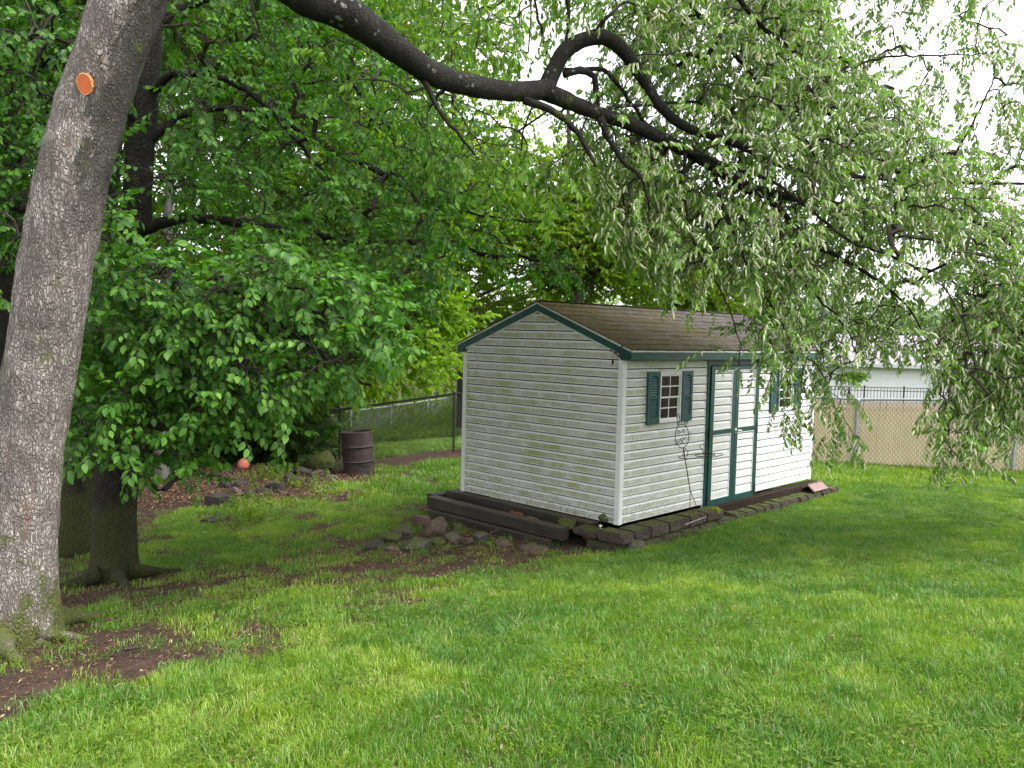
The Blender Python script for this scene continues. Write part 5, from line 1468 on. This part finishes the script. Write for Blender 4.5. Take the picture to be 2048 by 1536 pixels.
L2 = [[(280, 462, d2, .06), (300, 456, d2-.15, .055), (335, 445, d2-.2, .052), (390, 438, d2-.1, .048), (440, 441, d2, .044), (560, 458, d2+.2, .036), (650, 472, d2+.4, .032), (744, 485, d2+.6, .028), (850, 484, d2+.9, .027), (906, 488, d2+1.1, .027), (985, 512, d2+1.3, .026), (1037, 512, d2+1.5, .021), (1100, 528, d2+1.7, .016), (1160, 540, d2+1.8, .01)],
      [(282, 300, d2, .06), (296, 287, d2, .055), (320, 258, d2, .05), (367, 228, d2+.1, .045), (430, 215, d2+.3, .038), (540, 230, d2+.6, .03), (650, 290, d2+.8, .026), (774, 356, d2+1, .022), (838, 390, d2+1.1, .02), (887, 416, d2+1.2, .018), (962, 431, d2+1.3, .013), (1075, 446, d2+1.5, .008)],
      [(296, 190, d2, .05), (315, 172, d2-.1, .045), (350, 149, d2-.2, .04), (400, 148, d2-.2, .035), (433, 152, d2-.2, .03), (520, 200, d2-.2, .024), (600, 290, d2-.3, .018), (680, 380, d2-.3, .013), (760, 460, d2-.3, .009)],
      [(240, 900, d2, .05), (300, 860, d2-.5, .04), (380, 850, d2-1.0, .03), (460, 860, d2-1.3, .02), (540, 880, d2-1.5, .012)],
      [(258, 720, d2, .05), (220, 640, d2-.5, .04), (260, 560, d2-1.0, .03), (360, 540, d2-1.4, .024), (480, 590, d2-1.7, .018), (600, 680, d2-1.8, .013), (700, 750, d2-1.8, .008)],
      [(262, 640, d2, .045), (340, 600, d2-.4, .036), (460, 640, d2-.8, .03), (600, 720, d2-.9, .022), (740, 770, d2-.8, .014)],
      [(240, 880, d2, .04), (220, 840, d2-.7, .03), (210, 880, d2-1.3, .02), (250, 940, d2-1.7, .013), (330, 985, d2-1.9, .008)],
      [(300, 60, d2, .05), (400, 0, d2+.2, .04), (560, -20, d2+.4, .034), (640, 60, d2+.5, .026), (700, 160, d2+.5, .02), (780, 260, d2+.5, .013)],
      [(285, 260, d2, .045), (240, 200, d2-.2, .04), (165, 85, d2-.1, .035), (135, 93, d2, .03), (95, 112, d2+.1, .028), (72, 147, d2+.2, .022), (30, 180, d2+.2, .015), (-60, 220, d2+.2, .01)],
      [(265, 560, d2, .05), (150, 470, d2+.2, .04), (40, 420, d2+.3, .03), (-60, 400, d2+.3, .02), (-200, 420, d2+.3, .01)],
      [(312, -120, d2, .05), (180, -180, d2, .04), (20, -150, d2, .03), (-150, -100, d2, .02)]]
SK2 = skel(L2, .07)
for s in SK2:
    s[1:, :3] += rr_.normal(size=(len(s)-1, 3))*.008
    V, F_ = trunk_mesh(s, 12, .004, 23, fs=12); obj('limb', V, F_, M['bark_dark'], tree2, smooth=True)
FRONT = [(150, 440), (235, 400), (330, 520), (400, 560), (500, 470), (560, 480), (720, 560), (790, 640), (800, 700), (740, 720), (660, 740), (600, 770), (550, 785), (530, 850), (450, 840), (400, 860), (385, 930), (330, 900), (290, 930), (265, 890), (150, 890), (140, 850), (160, 700)]
REG2 = [(FRONT, 5.6, 7.3, 1500, .40, 2.6),
        ([(-250, -250), (640, -250), (800, 130), (900, 300), (930, 480), (840, 640), (720, 560), (560, 470), (330, 490), (230, 400), (0, 480), (-250, 480)], 6.9, 10.2, 2900, .42, 1.7),
        ([(140, 600), (780, 600), (700, 730), (540, 790), (300, 850), (150, 860)], 7.4, 9.6, 650, .40, 1.6),
        ([(-250, -100), (90, -100), (120, 60), (60, 420), (40, 560), (-60, 640), (-250, 640)], 6.0, 8.2, 260, .42, 2),
        ([(535, 840), (560, 830), (550, 875), (535, 875)], 6.2, 6.6, 3, 0, 1),
        ([(360, 920), (400, 910), (395, 950), (370, 950)], 6.2, 6.6, 5, 0, 1),
        ([(265, 920), (290, 920), (285, 960), (270, 960)], 6.6, 7.0, 4, 0, 1),
        ([(700, 60), (1100, 220), (1150, 560), (900, 560), (820, 260)], 8.6, 10.5, 190, .47, 1.8)]
T2 = np.vstack([fill(p_, a, b, n_, 150+i, th, sc) for i, (p_, a, b, n_, th, sc) in enumerate(REG2)])
bu, bv, bd = px(T2); cx2 = np.interp(bv, [0, 200, 350, 500, 720], [302, 290, 277, 270, 258])
clear = (np.abs(bu-cx2) < 50) & (bv > -100) & (bv < 500) & (bd < d2+.2) & (np.random.default_rng(3).random(len(T2)) > .10)
clear |= (bu > 230) & (bu < 460) & (bv > 380) & (bv < 450) & (bd < d2+.1) & (np.random.default_rng(4).random(len(T2)) > .3)
T2 = T2[(np.hypot(bu-487, (bv-885)*.8) > 52) & ~clear]
V, F_, dirs = grow(SK2+[S2[::3]], T2, droop=.10, seed=15, r0=.0023)
props(obj('twigs', V, F_, M['twig'], tree2), kind='stuff')
az, el = zy(dirs, r_, .6, .2, .35)
# sprays on the outer, camera side reach outward toward the open lawn
out2 = T2-base2; az_out = np.arctan2(out2[:, 1], out2[:, 0]); az = np.where(r_.random(len(T2)) < .6, az_out+r_.normal(size=len(T2))*.7, az)
sc_ = r_.uniform(.8, 1.15, len(T2)); tint = np.clip(fbm(T2*1.1, 3, 14)*1.7-.35+r_.normal(size=len(T2))*.15, 0, 1)
keep = single_leaves(36, T2, az, el, sc_, 'front', .58, M['leaf_front'], tree2)
scat('foliage', tree2, np.where(keep)[0], T2, az, el, sc_, tint, 'front', 3)

# ================================================================== other trees
def wood_tree(name, label, u, vbase, d, path, r0, crown, n_, kind, seed, bark='bark_far', group=None, bare=.35, squash=1.0, vis=14):
    """path: [(u, v)] up the stem at depth d; crown: list of (u, v, dd, ru, rz, rd) lobes in metres"""
    b = at(u, vbase, d); g = Hs(b[0], b[1]); b[2] = g
    t = thing(name, label, 'tree', b, group)
    r = np.random.default_rng(seed)
    P = [np.r_[b-np.array([0, 0, .1]), r0*1.5], np.r_[b+np.array([0, 0, .35]), r0*1.05]]
    m = len(path)
    for i, (uu, vv) in enumerate(path): P.append(np.r_[at(uu, vv, d), r0*(1-.75*(i+1)/m)])
    S_ = resample(np.array(P), .25)
    V, F_ = trunk_mesh(S_, vis, .012, seed, fs=5); obj('trunk', V, F_, M[bark], t, smooth=True)
    T_ = []; sks = [S_]
    tot = sum(c[3]*c[4]*c[5] for c in crown)
    for c in crown:
        cc = at(c[0], c[1], d+c[2]); k = max(8, int(n_*c[3]*c[4]*c[5]/tot))
        q = r.normal(size=(k*3, 3)); q /= np.linalg.norm(q, axis=1, keepdims=True); q *= (r.random((k*3, 1))**.45)
        Q = cc+R0*q[:, :1]*c[3]+np.array([0, 0, 1.])*q[:, 1:2]*c[4]+np.array([cos(YAW), sin(YAW), 0])*q[:, 2:]*c[5]
        ns = fbm(Q*(.9 if d < 40 else .4), 3, seed+2); Q = Q[ns > .42][:k]
        gz_ = H(Q[:, 0], Q[:, 1]); Q = Q[Q[:, 2] > gz_+.3]; T_.append(Q)
        # one limb toward the heart of each lobe
        js = np.argmin(np.linalg.norm(S_[:, :3]-(cc-np.array([0, 0, c[4]*.7])), axis=1)); a = S_[js]
        L_ = np.array([np.r_[a[:3], a[3]*.7], np.r_[(a[:3]+cc)/2+r.normal(size=3)*.2, a[3]*.45], np.r_[cc, a[3]*.2+.01]]); sks.append(resample(L_, .3))
        for kk in range(3):
            e_ = cc+R0*r.uniform(-.8, .8)*c[3]+np.array([0, 0, r.uniform(-.5, .8)*c[4]])+np.array([cos(YAW), sin(YAW), 0])*r.uniform(-.7, .7)*c[5]
            L_ = np.array([np.r_[(a[:3]+cc)/2, a[3]*.4], np.r_[((a[:3]+cc)/2+e_)/2+np.array([0, 0, .15]), a[3]*.25+.008], np.r_[e_, .012]]); sks.append(resample(L_, .3))
    limbs('limb', sks[1:], M[bark], t, 6, joined=False)
    T_ = np.vstack(T_)
    sub = r.permutation(len(T_)); ng_ = min(len(T_), 700); Tg = T_[sub[:ng_]]
    V, F_, dirs = grow(sks, Tg, step=.5, droop=.06, seed=seed, r0=.004 if d < 40 else .008, minr=.004)
    props(obj('twigs', V, F_, M['twig'], t), kind='stuff')
    az = r.uniform(0, 2*pi, len(T_)); el = r.normal(size=len(T_))*.3+.15
    sc_ = r.uniform(.75, 1.25, len(T_))*squash; tint = np.clip(fbm(T_*.7, 3, seed)*1.7-.35+r.normal(size=len(T_))*.12, 0, 1)
    o = scat('foliage', t, np.arange(len(T_)), T_, az, el, sc_, tint, kind, seed)
    return t

wood_tree('furrowed_tree', 'brown furrow-barked tree half hidden behind the leaning trunk', 150, 1085, 9.7, [(160, 900), (178, 700), (196, 560), (212, 420), (225, 300), (236, 100), (248, -150)], .22,
          [(60, 60, .6, 1.8, 1.2, 1.0), (-100, 260, .8, 1.4, 1.4, 1.0), (330, -60, 1.2, 2.0, 1.0, 1.0)], 900, 'wood_dark', 301, 'bark_brown', vis=30)
wood_tree('dark_edge_tree', 'dark thick trunk at the far left edge of the photo', 20, 1000, 12.5, [(22, 800), (25, 600), (28, 450), (35, 300), (50, 100), (60, -150)], .26,
          [(-20, 100, .5, 2.4, 2.0, 1.4), (90, 560, 1.0, 2.0, 1.4, 1.2), (-160, 500, .8, 1.6, 1.8, 1.2), (40, 780, 3.0, 2.2, .8, 1.0)], 2300, 'wood_dark', 302, 'bark_dark', vis=20)
wood_tree('slim_grey_tree', 'slim pale grey trunk standing in the gap right of the black trunk', 322, 900, 15, [(325, 750), (330, 600), (335, 450), (341, 320), (345, 200), (350, 0)], .13,
          [(420, 60, .5, 3.0, 2.2, 1.4), (520, 700, 1.5, 2.8, 1.2, 1.2), (300, 760, 1.2, 1.8, 1.0, 1.0), (640, 420, 1.0, 2.2, 2.2, 1.2)], 2800, 'wood_mid', 303, 'bark_grey_far')
wood_tree('broad_green_tree', 'broad green tree beyond the fence above the rusty drum', 560, 880, 19.5, [(560, 700), (575, 500), (580, 300), (590, 80), (600, -150)], .2,
          [(560, 80, 0, 4.2, 3.0, 2.0), (600, 500, .5, 3.6, 2.6, 2.0), (420, 650, 1, 3, 1.6, 1.6)], 3600, 'wood_mid', 304)
wood_tree('lime_maple', 'lime green maple with low leaves hanging in front of the pale fence', 648, 900, 24, [(652, 760), (665, 600), (690, 450), (730, 250), (780, 0)], .17,
          [(770, 740, -5, 1.6, .55, 1.0), (850, 700, -4.5, 1.2, .7, .8), (740, 600, -3, 2.4, 1.6, 1.6), (830, 430, 0, 3.2, 2.6, 2.0), (870, 640, -3, 1.4, 1.2, 1.2)], 3800, 'lime', 305)
wood_tree('bright_woodland_tree', 'bright yellow-green tree in the woods behind the left part of the shed roof', 925, 830, 28, [(925, 700), (918, 560), (915, 400), (910, 250), (905, 100), (900, -50)], .2,
          [(900, 330, 0, 4.6, 3.2, 2.2), (960, 560, .5, 3.8, 2.0, 2.0), (820, 60, 1, 4.2, 3.0, 2.0), (1020, 650, -1, 3.0, 1.2, 1.6)], 4200, 'wood_bright', 306)
wood_tree('ridge_woodland_tree', 'dark stemmed tree rising directly above the shed roof ridge', 1156, 740, 25, [(1156, 620), (1152, 520), (1148, 420), (1140, 300), (1135, 200)], .19,
          [(1150, 470, 0, 3.2, 1.7, 1.8), (1060, 400, .5, 2.6, 1.8, 1.6), (1240, 520, .3, 2.8, 1.5, 1.6)], 3200, 'wood_bright', 307)
wood_tree('roof_end_woodland_tree', 'light green tree behind the middle of the shed roof', 1350, 740, 29, [(1350, 650), (1345, 540), (1340, 420), (1335, 330)], .18,
          [(1330, 520, 0, 3.6, 2.2, 2.0), (1440, 610, .5, 2.8, 1.5, 1.6), (1260, 400, .5, 2.6, 1.6, 1.6)], 3300, 'wood_bright', 308)
wood_tree('deep_woodland_tree', 'tall tree deep in the woods at upper left', 250, 860, 25, [(250, 650), (255, 400), (258, 150), (260, -150)], .24,
          [(200, 200, 0, 6.5, 5.0, 2.5), (60, 650, 0, 5, 2.6, 2.0), (420, 560, 1, 4.2, 3.6, 2.0)], 5200, 'wood_mid', 309)
wood_tree('far_woodland_tree', 'hazy bright tree farthest back in the woods behind the fence', 690, 840, 36, [(690, 640), (695, 400), (700, 150)], .25,
          [(640, 300, 0, 7.5, 7.0, 2.5), (960, 690, 0, 6.5, 2.2, 2.0), (500, 700, 1, 5, 2.6, 2.0), (1160, 600, 2, 5.5, 1.8, 2.0)], 5800, 'wood_bright', 310)
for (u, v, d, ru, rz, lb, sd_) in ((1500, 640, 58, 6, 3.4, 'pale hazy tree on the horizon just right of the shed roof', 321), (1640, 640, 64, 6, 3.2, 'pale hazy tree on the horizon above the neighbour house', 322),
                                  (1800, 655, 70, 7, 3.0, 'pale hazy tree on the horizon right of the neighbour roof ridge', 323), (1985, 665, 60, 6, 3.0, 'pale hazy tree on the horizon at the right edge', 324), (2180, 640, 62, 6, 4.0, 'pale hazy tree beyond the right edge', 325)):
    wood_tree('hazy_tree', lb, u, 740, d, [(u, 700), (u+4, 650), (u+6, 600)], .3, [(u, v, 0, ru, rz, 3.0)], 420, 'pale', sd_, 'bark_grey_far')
wood_tree('small_ornamental_tree', 'small rounded green tree standing before the white house wall', 1698, 790, 27.5, [(1699, 770), (1700, 752)], .05, [(1700, 752, 0, .50, .17, .4), (1712, 748, .1, .35, .15, .3)], 260, 'wood_mid', 330, squash=.42)

# undergrowth along the pale fence and in the woods
def bushes(name, label, P, kind, seed, smin=.8, smax=1.5):
    r = np.random.default_rng(seed); n_ = len(P)
    tint = np.clip(fbm(P*.8, 3, seed)*1.7-.35+r.normal(size=n_)*.15, 0, 1)
    o, me = scatter(name, None, P, r.uniform(0, 2*pi, n_), r.uniform(-1.2, -.2, n_), r.uniform(smin, smax, n_), tint, kind, seed, w=P[0])
    return props(o, label, None, None, 'stuff')
def under(poly_uv, d0, d1, n_, hmax, seed):
    """points over the ground seen inside a picture polygon between two distances"""
    r = np.random.default_rng(seed); u = r.uniform(poly_uv[0], poly_uv[1], n_); d = d0+(d1-d0)*r.random(n_)
    Q = CAM+d[:, None]*(Fw+Rt*(u[:, None]-1024)/FPX-Up*(700-768)/FPX)
    g_ = H(Q[:, 0], Q[:, 1]); hn_ = fbm2(Q[:, 0], Q[:, 1], .55, 3, seed)
    Q[:, 2] = g_+r.random(n_)**1.4*hmax*np.clip((hn_-.30)*3, .12, 1); return Q
Q = under((-200, 1000), 22, 40, 12000, 2.2, 401)
uu, vv, dd_ = px(Q)
bushes('undergrowth', 'tangled bright undergrowth along the pale fence at the edge of the woods', Q[~((uu > 700) & (dd_ < 30.5))], 'bush', 401)
Q = under((-300, 640), 16.5, 24, 6500, 3.0, 402)
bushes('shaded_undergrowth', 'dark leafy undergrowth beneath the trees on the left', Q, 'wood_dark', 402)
Q = under((1000, 1640), 30, 44, 2600, 1.6, 403)
bushes('hedge_growth', 'low green growth behind the shed', Q, 'wood_mid', 403)
Q = under((640, 1000), 25.5, 33, 2600, .55, 406)
bushes('fence_weeds', 'bright low weeds growing before the pale fence', Q, 'bush', 406, .5, .9)
hb_ = at(2010, 790, 20); r_h = np.random.default_rng(9)
Q = np.stack([hb_[0]+r_h.uniform(-1.2, 4, 1500), hb_[1]+r_h.uniform(-4.0, .4, 1500), np.zeros(1500)], 1); Q[:, 2] = Hs(hb_[0], hb_[1])+r_h.random(1500)*1.75
bushes('dark_hedge', 'dark hedge rising over the tan fence at the right edge', Q, 'wood_dark', 404, .5, .9)
# ferns and weeds in the stone edging of the bed
Q = []
for (u, v, n_) in ((560, 952, 60), (520, 962, 45), (600, 975, 40), (500, 1010, 30), (475, 1035, 30), (480, 1050, 40)):
    g_ = ground(u, v); Q.append(g_+np.random.default_rng(int(u)).normal(size=(n_, 3))*np.array([.22, .22, .04])+np.array([0, 0, .03]))
bushes('border_weeds', 'fresh green weeds growing among the dark bed stones', np.vstack(Q), 'bush', 405, .3, .6)

# ------------------------------------------------------------------ grass
def blade_mats():
    m = MB('grass_blade')
    t = m.attr('tint', 'INSTANCER'); rv = m.attr('rnd'); hgt = m.attr('hgt')
    c = m.mix(m.rng(t, 0, .5), (.062, .170, .014), (.118, .248, .016))
    c = m.mix(m.rng(t, .5, 1.0), c, (.25, .36, .03))
    c = m.mix(m.rng(rv, .86, .95, 0, .85), c, (.34, .31, .14))
    c = m.mix(m.rng(rv, 0, .5,   .30, 0), c, (.036, .115, .020))
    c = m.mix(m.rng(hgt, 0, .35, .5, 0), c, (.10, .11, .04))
    b = m.bsdf(c, .38, .5); tr = m.n('ShaderNodeBsdfTranslucent'); m.l(m.mix(1.0, c, (1.25, 1.4, .6, 1), 'MULTIPLY'), tr.inputs['Color'])
    mx = m.n('ShaderNodeMixShader'); mx.inputs[0].default_value = .35
    m.l(b.outputs[0], mx.inputs[1]); m.l(tr.outputs[0], mx.inputs[2]); return m.done(mx)
M['blade'] = blade_mats()
def grass_patch(name, kind, seed, n_, half, hmin, hmax, w, lean=.5):
    r = np.random.default_rng(seed)
    x = r.uniform(-half, half, n_); y = r.uniform(-half, half, n_)
    a = r.uniform(0, 2*pi, n_); hgt = hmin+(hmax-hmin)*r.random(n_)**.9; ln = r.random(n_)*lean+.15
    # neighbouring blades lean alike
    la = 2*pi*fbm2(x, y, 6, 2, seed)*2+r.normal(size=n_)*.9
    V = np.zeros((n_, 5, 3)); wx = np.cos(a)*w*.5; wy = np.sin(a)*w*.5
    lx = np.cos(la)*ln*hgt; ly = np.sin(la)*ln*hgt
    V[:, 0] = np.stack([x-wx, y-wy, np.zeros(n_)-.01], 1); V[:, 1] = np.stack([x+wx, y+wy, np.zeros(n_)-.01], 1)
    V[:, 2] = np.stack([x-wx*.8+lx*.4, y-wy*.8+ly*.4, hgt*.6], 1); V[:, 3] = np.stack([x+wx*.8+lx*.4, y+wy*.8+ly*.4, hgt*.6], 1)
    V[:, 4] = np.stack([x+lx*1.1, y+ly*1.1, hgt*(1-.3*ln)], 1)
    i0 = (np.arange(n_)*5)[:, None]
    Fq = np.concatenate([i0+np.array([[0, 1, 3]]), i0+np.array([[0, 3, 2]]), i0+np.array([[2, 3, 4]])], 0)
    rn = np.repeat(r.random(n_), 5); hg = np.tile([0, 0, .6, .6, 1.0], n_)
    me = mesh_of(name, V.reshape(-1, 3), Fq.astype(np.int32), M['blade'], False, {'rnd': rn, 'hgt': hg})
    TPL_SETS[kind].objects.link(bpy.data.objects.new(name, me))
def gset(kind, *a):
    TPL_SETS[kind] = bpy.data.collections.new('tpl_'+kind)
    for i, q in enumerate(a): grass_patch('%s_%d' % (kind, i), kind, 600+i, *q)
gset('lawn', *[(430, .15, .025, .060, .0032, .8), (430, .15, .022, .052, .0030, 1.0), (400, .15, .03, .07, .0034, .7), (430, .15, .02, .05, .0030, 1.0)])
gset('short', *[(110, .13, .018, .05, .0038, .9), (90, .13, .015, .045, .0038, 1.0), (120, .13, .02, .06, .004, .8)])
gset('tall', *[(55, .07, .06, .11, .0038, .6), (60, .08, .05, .09, .0038, .7)])
gset('farlawn', *[(260, .30, .04, .09, .009, .7), (260, .30, .035, .08, .009, .8)])
def clover_patch():
    TPL_SETS['clover'] = bpy.data.collections.new('tpl_clover')
    for q in range(3):
        r = np.random.default_rng(800+q); V = []; F_ = []; RN = []
        for k in range(34):
            cx_, cy_ = r.normal(size=2)*.06; h = r.uniform(.02, .05); s_ = r.uniform(.008, .015); a0 = r.uniform(0, 6.28); q_ = r.random()
            for j in range(3):
                a = a0+j*2.09; dv_ = np.array([cos(a), sin(a), r.uniform(-.1, .35)]); sd_ = np.array([-sin(a), cos(a), 0])
                b = len(V); c_ = np.array([cx_, cy_, h])
                V += [c_, c_+dv_*s_*.6+sd_*s_*.55, c_+dv_*s_*1.2, c_+dv_*s_*.6-sd_*s_*.55]; F_.append((b, b+1, b+2, b+3)); RN += [q_]*4
            b = len(V); V += [np.array([cx_-.001, cy_, -.01]), np.array([cx_+.001, cy_, -.01]), np.array([cx_, cy_, h])]; F_.append((b, b+1, b+2)); RN += [q_]*3
        me = mesh_of('clover_%d' % q, V, F_, LG['bush'], False, {'rnd': RN}); TPL_SETS['clover'].objects.link(bpy.data.objects.new('clover_%d' % q, me))
clover_patch()
def weed_patch():
    TPL_SETS['weed'] = bpy.data.collections.new('tpl_weed')
    for q in range(3):
        r = np.random.default_rng(830+q); V = []; F_ = []; RN = []
        for k in range(26):
            cx_, cy_ = r.normal(size=2)*.05; h = r.uniform(.035, .075); s_ = r.uniform(.005, .010); q_ = r.random()
            for j in range(4):
                a = r.uniform(0, 6.28); dv_ = np.array([cos(a), sin(a), r.uniform(-.2, .8)]); sd_ = np.array([-sin(a), cos(a), 0]); b = len(V); c_ = np.array([cx_, cy_, h-j*.008])
                V += [c_, c_+dv_*s_*.6+sd_*s_*.4, c_+dv_*s_*1.3, c_+dv_*s_*.6-sd_*s_*.4]; F_.append((b, b+1, b+2, b+3)); RN += [q_]*4
        me = mesh_of('weed_%d' % q, V, F_, LG['lime'], False, {'rnd': RN}); TPL_SETS['weed'].objects.link(bpy.data.objects.new('weed_%d' % q, me))
weed_patch()
def litter_patch():
    TPL_SETS['litter'] = bpy.data.collections.new('tpl_litter')
    m = MB('dry_leaf_litter'); rv = m.attr('rnd')
    c = m.mix(rv, (.06, .030, .020), (.17, .105, .062)); c = m.mix(m.rng(rv, .9, 1), c, (.42, .34, .22))
    mt = m.done(m.bsdf(c, .8, .2))
    for q in range(3):
        r = np.random.default_rng(850+q); V = []; F_ = []; RN = []
        for k in range(46):
            c_ = np.array([*(r.uniform(-.13, .13, 2)), r.uniform(.002, .018)]); a = r.uniform(0, 6.28); big_ = r.random() < .25
            s_ = r.uniform(.018, .04) if big_ else r.uniform(.008, .022); wq = s_*(.45 if big_ else .14)
            dv_ = np.array([cos(a), sin(a), r.normal()*.25]); sd_ = np.array([-sin(a), cos(a), r.normal()*.3]); b = len(V)
            V += [c_-dv_*s_*.5, c_+sd_*wq*.5, c_+dv_*s_*.5, c_-sd_*wq*.5+np.array([0, 0, .004])]; F_.append((b, b+1, b+2, b+3)); RN += [r.random()]*4
        me = mesh_of('litter_%d' % q, V, F_, mt, False, {'rnd': RN}); TPL_SETS['litter'].objects.link(bpy.data.objects.new('litter_%d' % q, me))
litter_patch()

def lay(name, label, kind, P, tint, seed, smin=.85, smax=1.2):
    r = np.random.default_rng(seed); n_ = len(P); sl = .12
    o, me = scatter(name, None, P, r.uniform(0, 2*pi, n_), r.normal(size=n_)*.03, r.uniform(smin, smax, n_), tint, kind, seed, rotx=r.normal(size=n_)*.03, w=(0, 0, 0))
    return props(o, label, None, None, 'stuff')
def jgrid(x0, x1, y0, y1, s, seed):
    r = np.random.default_rng(seed); X, Y = np.meshgrid(np.arange(x0, x1, s), np.arange(y0, y1, s), indexing='ij')
    X = X.ravel()+r.uniform(-s*.5, s*.5, X.size); Y = Y.ravel()+r.uniform(-s*.5, s*.5, Y.size); return X, Y
def cull(x, y, dmin, dmax, m=140):
    z = Hz(x, y); u, v, d = px(np.stack([x, y, z], 1))
    return (d > dmin) & (d < dmax) & (u > -m*3) & (u < 2048+m*3) & (v < 1536+m*4), z
def free(x, y):              # not under the shed or its edging
    a = (x > -.42) & (x < 5.0) & (y > -.36) & (y < 2.75)
    b = np.hypot(x-base1[0], y-base1[1]) < .33
    c_ = np.hypot(x-base2[0], y-base2[1]) < .3
    return ~(a | b | c_)
def lawn_tint(x, y):
    big = fbm2(x, y, .55, 3, 31); mid = fbm2(x, y, 2.2, 4, 33)
    t = .36+(big-.5)*.8+(mid-.5)*1.7
    yel = fbm2(x, y, 2.6, 4, 37); t = t+np.clip((yel-.58)*6, 0, .45)
    return t
x, y = jgrid(-9, 11, -7.5, 12, .16, 1); k, z = cull(x, y, 1.2, 13.5); k &= free(x, y); x, y, z = x[k], y[k], z[k]
dm, spm, u, v, d = dirt(x, y); rg = np.random.default_rng(5)
lush = (~spm) & (rg.random(len(x)) > dm*1.15)
tl = lawn_tint(x, y)+np.clip((700-u)/900, 0, .14)
tl = np.clip(tl+rg.normal(size=len(x))*.15, 0, 1)
lay('lawn_grass', 'dense green lawn in front of and beside the shed', 'lawn', np.stack([x, y, z], 1)[lush], tl[lush], 5)
sp = spm & (rg.random(len(x)) > np.clip(dm*1.05, 0, .92))
lay('thin_grass', 'thin patchy grass under the trees', 'short', np.stack([x, y, z], 1)[sp], np.clip(tl[sp]+.12, 0, 1), 6, .8, 1.3)
x2, y2 = jgrid(-9, 8, -7, 10, .115, 2); k, z2 = cull(x2, y2, 1.2, 12.5); k &= free(x2, y2); x2, y2, z2 = x2[k], y2[k], z2[k]
dm2, sp2, u2, v2, d2_ = dirt(x2, y2)
s_ = sp2 & (rg.random(len(x2)) > .22+dm2*.80)
lay('short_grass', 'short yellow-green grass between the bare patches', 'short', np.stack([x2, y2, z2], 1)[s_], np.clip(lawn_tint(x2, y2)[s_]+.15, 0, 1), 7, .7, 1.2)
tn = fbm2(x2, y2, 1.2, 4, 91); tallm = (~sp2) & (dm2 < .3) & (tn > .60) & (rg.random(len(x2)) < .35)
lay('long_grass_tufts', 'longer dark grass tufts standing up in the lawn', 'tall', np.stack([x2, y2, z2], 1)[tallm], np.clip(lawn_tint(x2, y2)[tallm]-.25, 0, 1), 8, .6, 1.0)
cn = fbm2(x2, y2, 1.0, 4, 95); cm = (cn > .50) & (rg.random(len(x2)) < .38) & (rg.random(len(x2)) > dm2*1.0)
cm |= (u2 < 420) & (v2 > 1400) & (rg.random(len(x2)) < .45)
lay('clover', 'clover and small weeds mixed into the grass', 'clover', np.stack([x2, y2, z2], 1)[cm], np.clip(.45+rg.normal(size=cm.sum())*.25, 0, 1), 9, .6, 1.1)
wn_ = fbm2(x2, y2, 1.5, 4, 99); wm = (wn_ > .54) & (rg.random(len(x2)) < .5) & (rg.random(len(x2)) > dm2*.8)
wm |= (rg.random(len(x2)) < .035)
lay('yellow_weeds', 'small yellow-green seedling weeds speckling the lawn', 'weed', np.stack([x2, y2, z2], 1)[wm], rg.random(wm.sum()), 14, .7, 1.2)
lm = (dm2 > .3) & (rg.random(len(x2)) < .38)
lay('leaf_litter', 'dry brown leaf litter and bark chips on the bare soil', 'litter', np.stack([x2, y2, z2+.004], 1)[lm], rg.random(lm.sum()), 10, .7, 1.2)
x3, y3 = jgrid(-14, 26, -12, 24, .34, 3); k, z3 = cull(x3, y3, 12.8, 34); k &= free(x3, y3); x3, y3, z3 = x3[k], y3[k], z3[k]
dm3, sp3, u3, v3, d3_ = dirt(x3, y3); k = rg.random(len(x3)) > dm3*1.1
lay('far_grass', 'grass running back to the fences', 'farlawn', np.stack([x3, y3, z3], 1)[k], np.clip(lawn_tint(x3, y3)[k]+.22, 0, 1), 11, .9, 1.3)
k = (dm3 > .25) & (u3 < 720) & (d3_ < 19)
lay('bed_litter', 'reddish brown dead leaves heaped in the bed beneath the trees', 'litter', np.stack([x3, y3, z3+.01], 1)[k].repeat(4, 0)+rg.normal(size=(k.sum()*4, 3))*np.array([.15, .15, .02]), rg.random(k.sum()*4), 12, 1.6, 2.6)
x4, y4 = jgrid(-8, 8, -6.5, 6, .30, 44); k, z4 = cull(x4, y4, 1.5, 12); k &= free(x4, y4); x4, y4, z4 = x4[k], y4[k], z4[k]
n4 = fbm2(x4, y4, 1.7, 3, 66); k = (n4 > .50) & (rg.random(len(x4)) < .55)
lay('thatch', 'dry straw-coloured thatch and old petals caught in the lawn', 'litter', np.stack([x4, y4, z4+.025], 1)[k], rg.random(k.sum()), 13, .5, 1.1)
# fallen sticks
def stick(label, pts, r_, d=None):
    P = []
    for q in pts:
        p_ = ground(q[0], q[1]) if len(q) == 2 else at(*q)
        P.append(p_+np.array([0, 0, r_+.006]))
    P = resample(np.array(P), .06); P += np.random.default_rng(int(pts[0][0])).normal(size=P.shape)*.004
    G().tube(P, np.linspace(r_, r_*.5, len(P)), 7).o('stick', M['twig'], None, label=label, cat='stick')
stick('long bare stick lying from the stone heap across the soil', [(997, 1062, 9.0), (950, 1085, 8.9), (900, 1103), (850, 1110)], .012)
stick('short bark covered stick on the bare soil right of the leaning trunk', [(247, 1308), (262, 1305), (283, 1303)], .017)
stick('thin twig beside the bark covered stick', [(205, 1320), (232, 1317), (262, 1310)], .008)
stick('forked dark twig in the grass left of the shed timbers', [(780, 1002), (805, 1018), (860, 1026)], .008)
stick('pale straw-like stick on the grass edge of the block wall', [(1447, 1048), (1454, 1042), (1460, 1034)], .005)
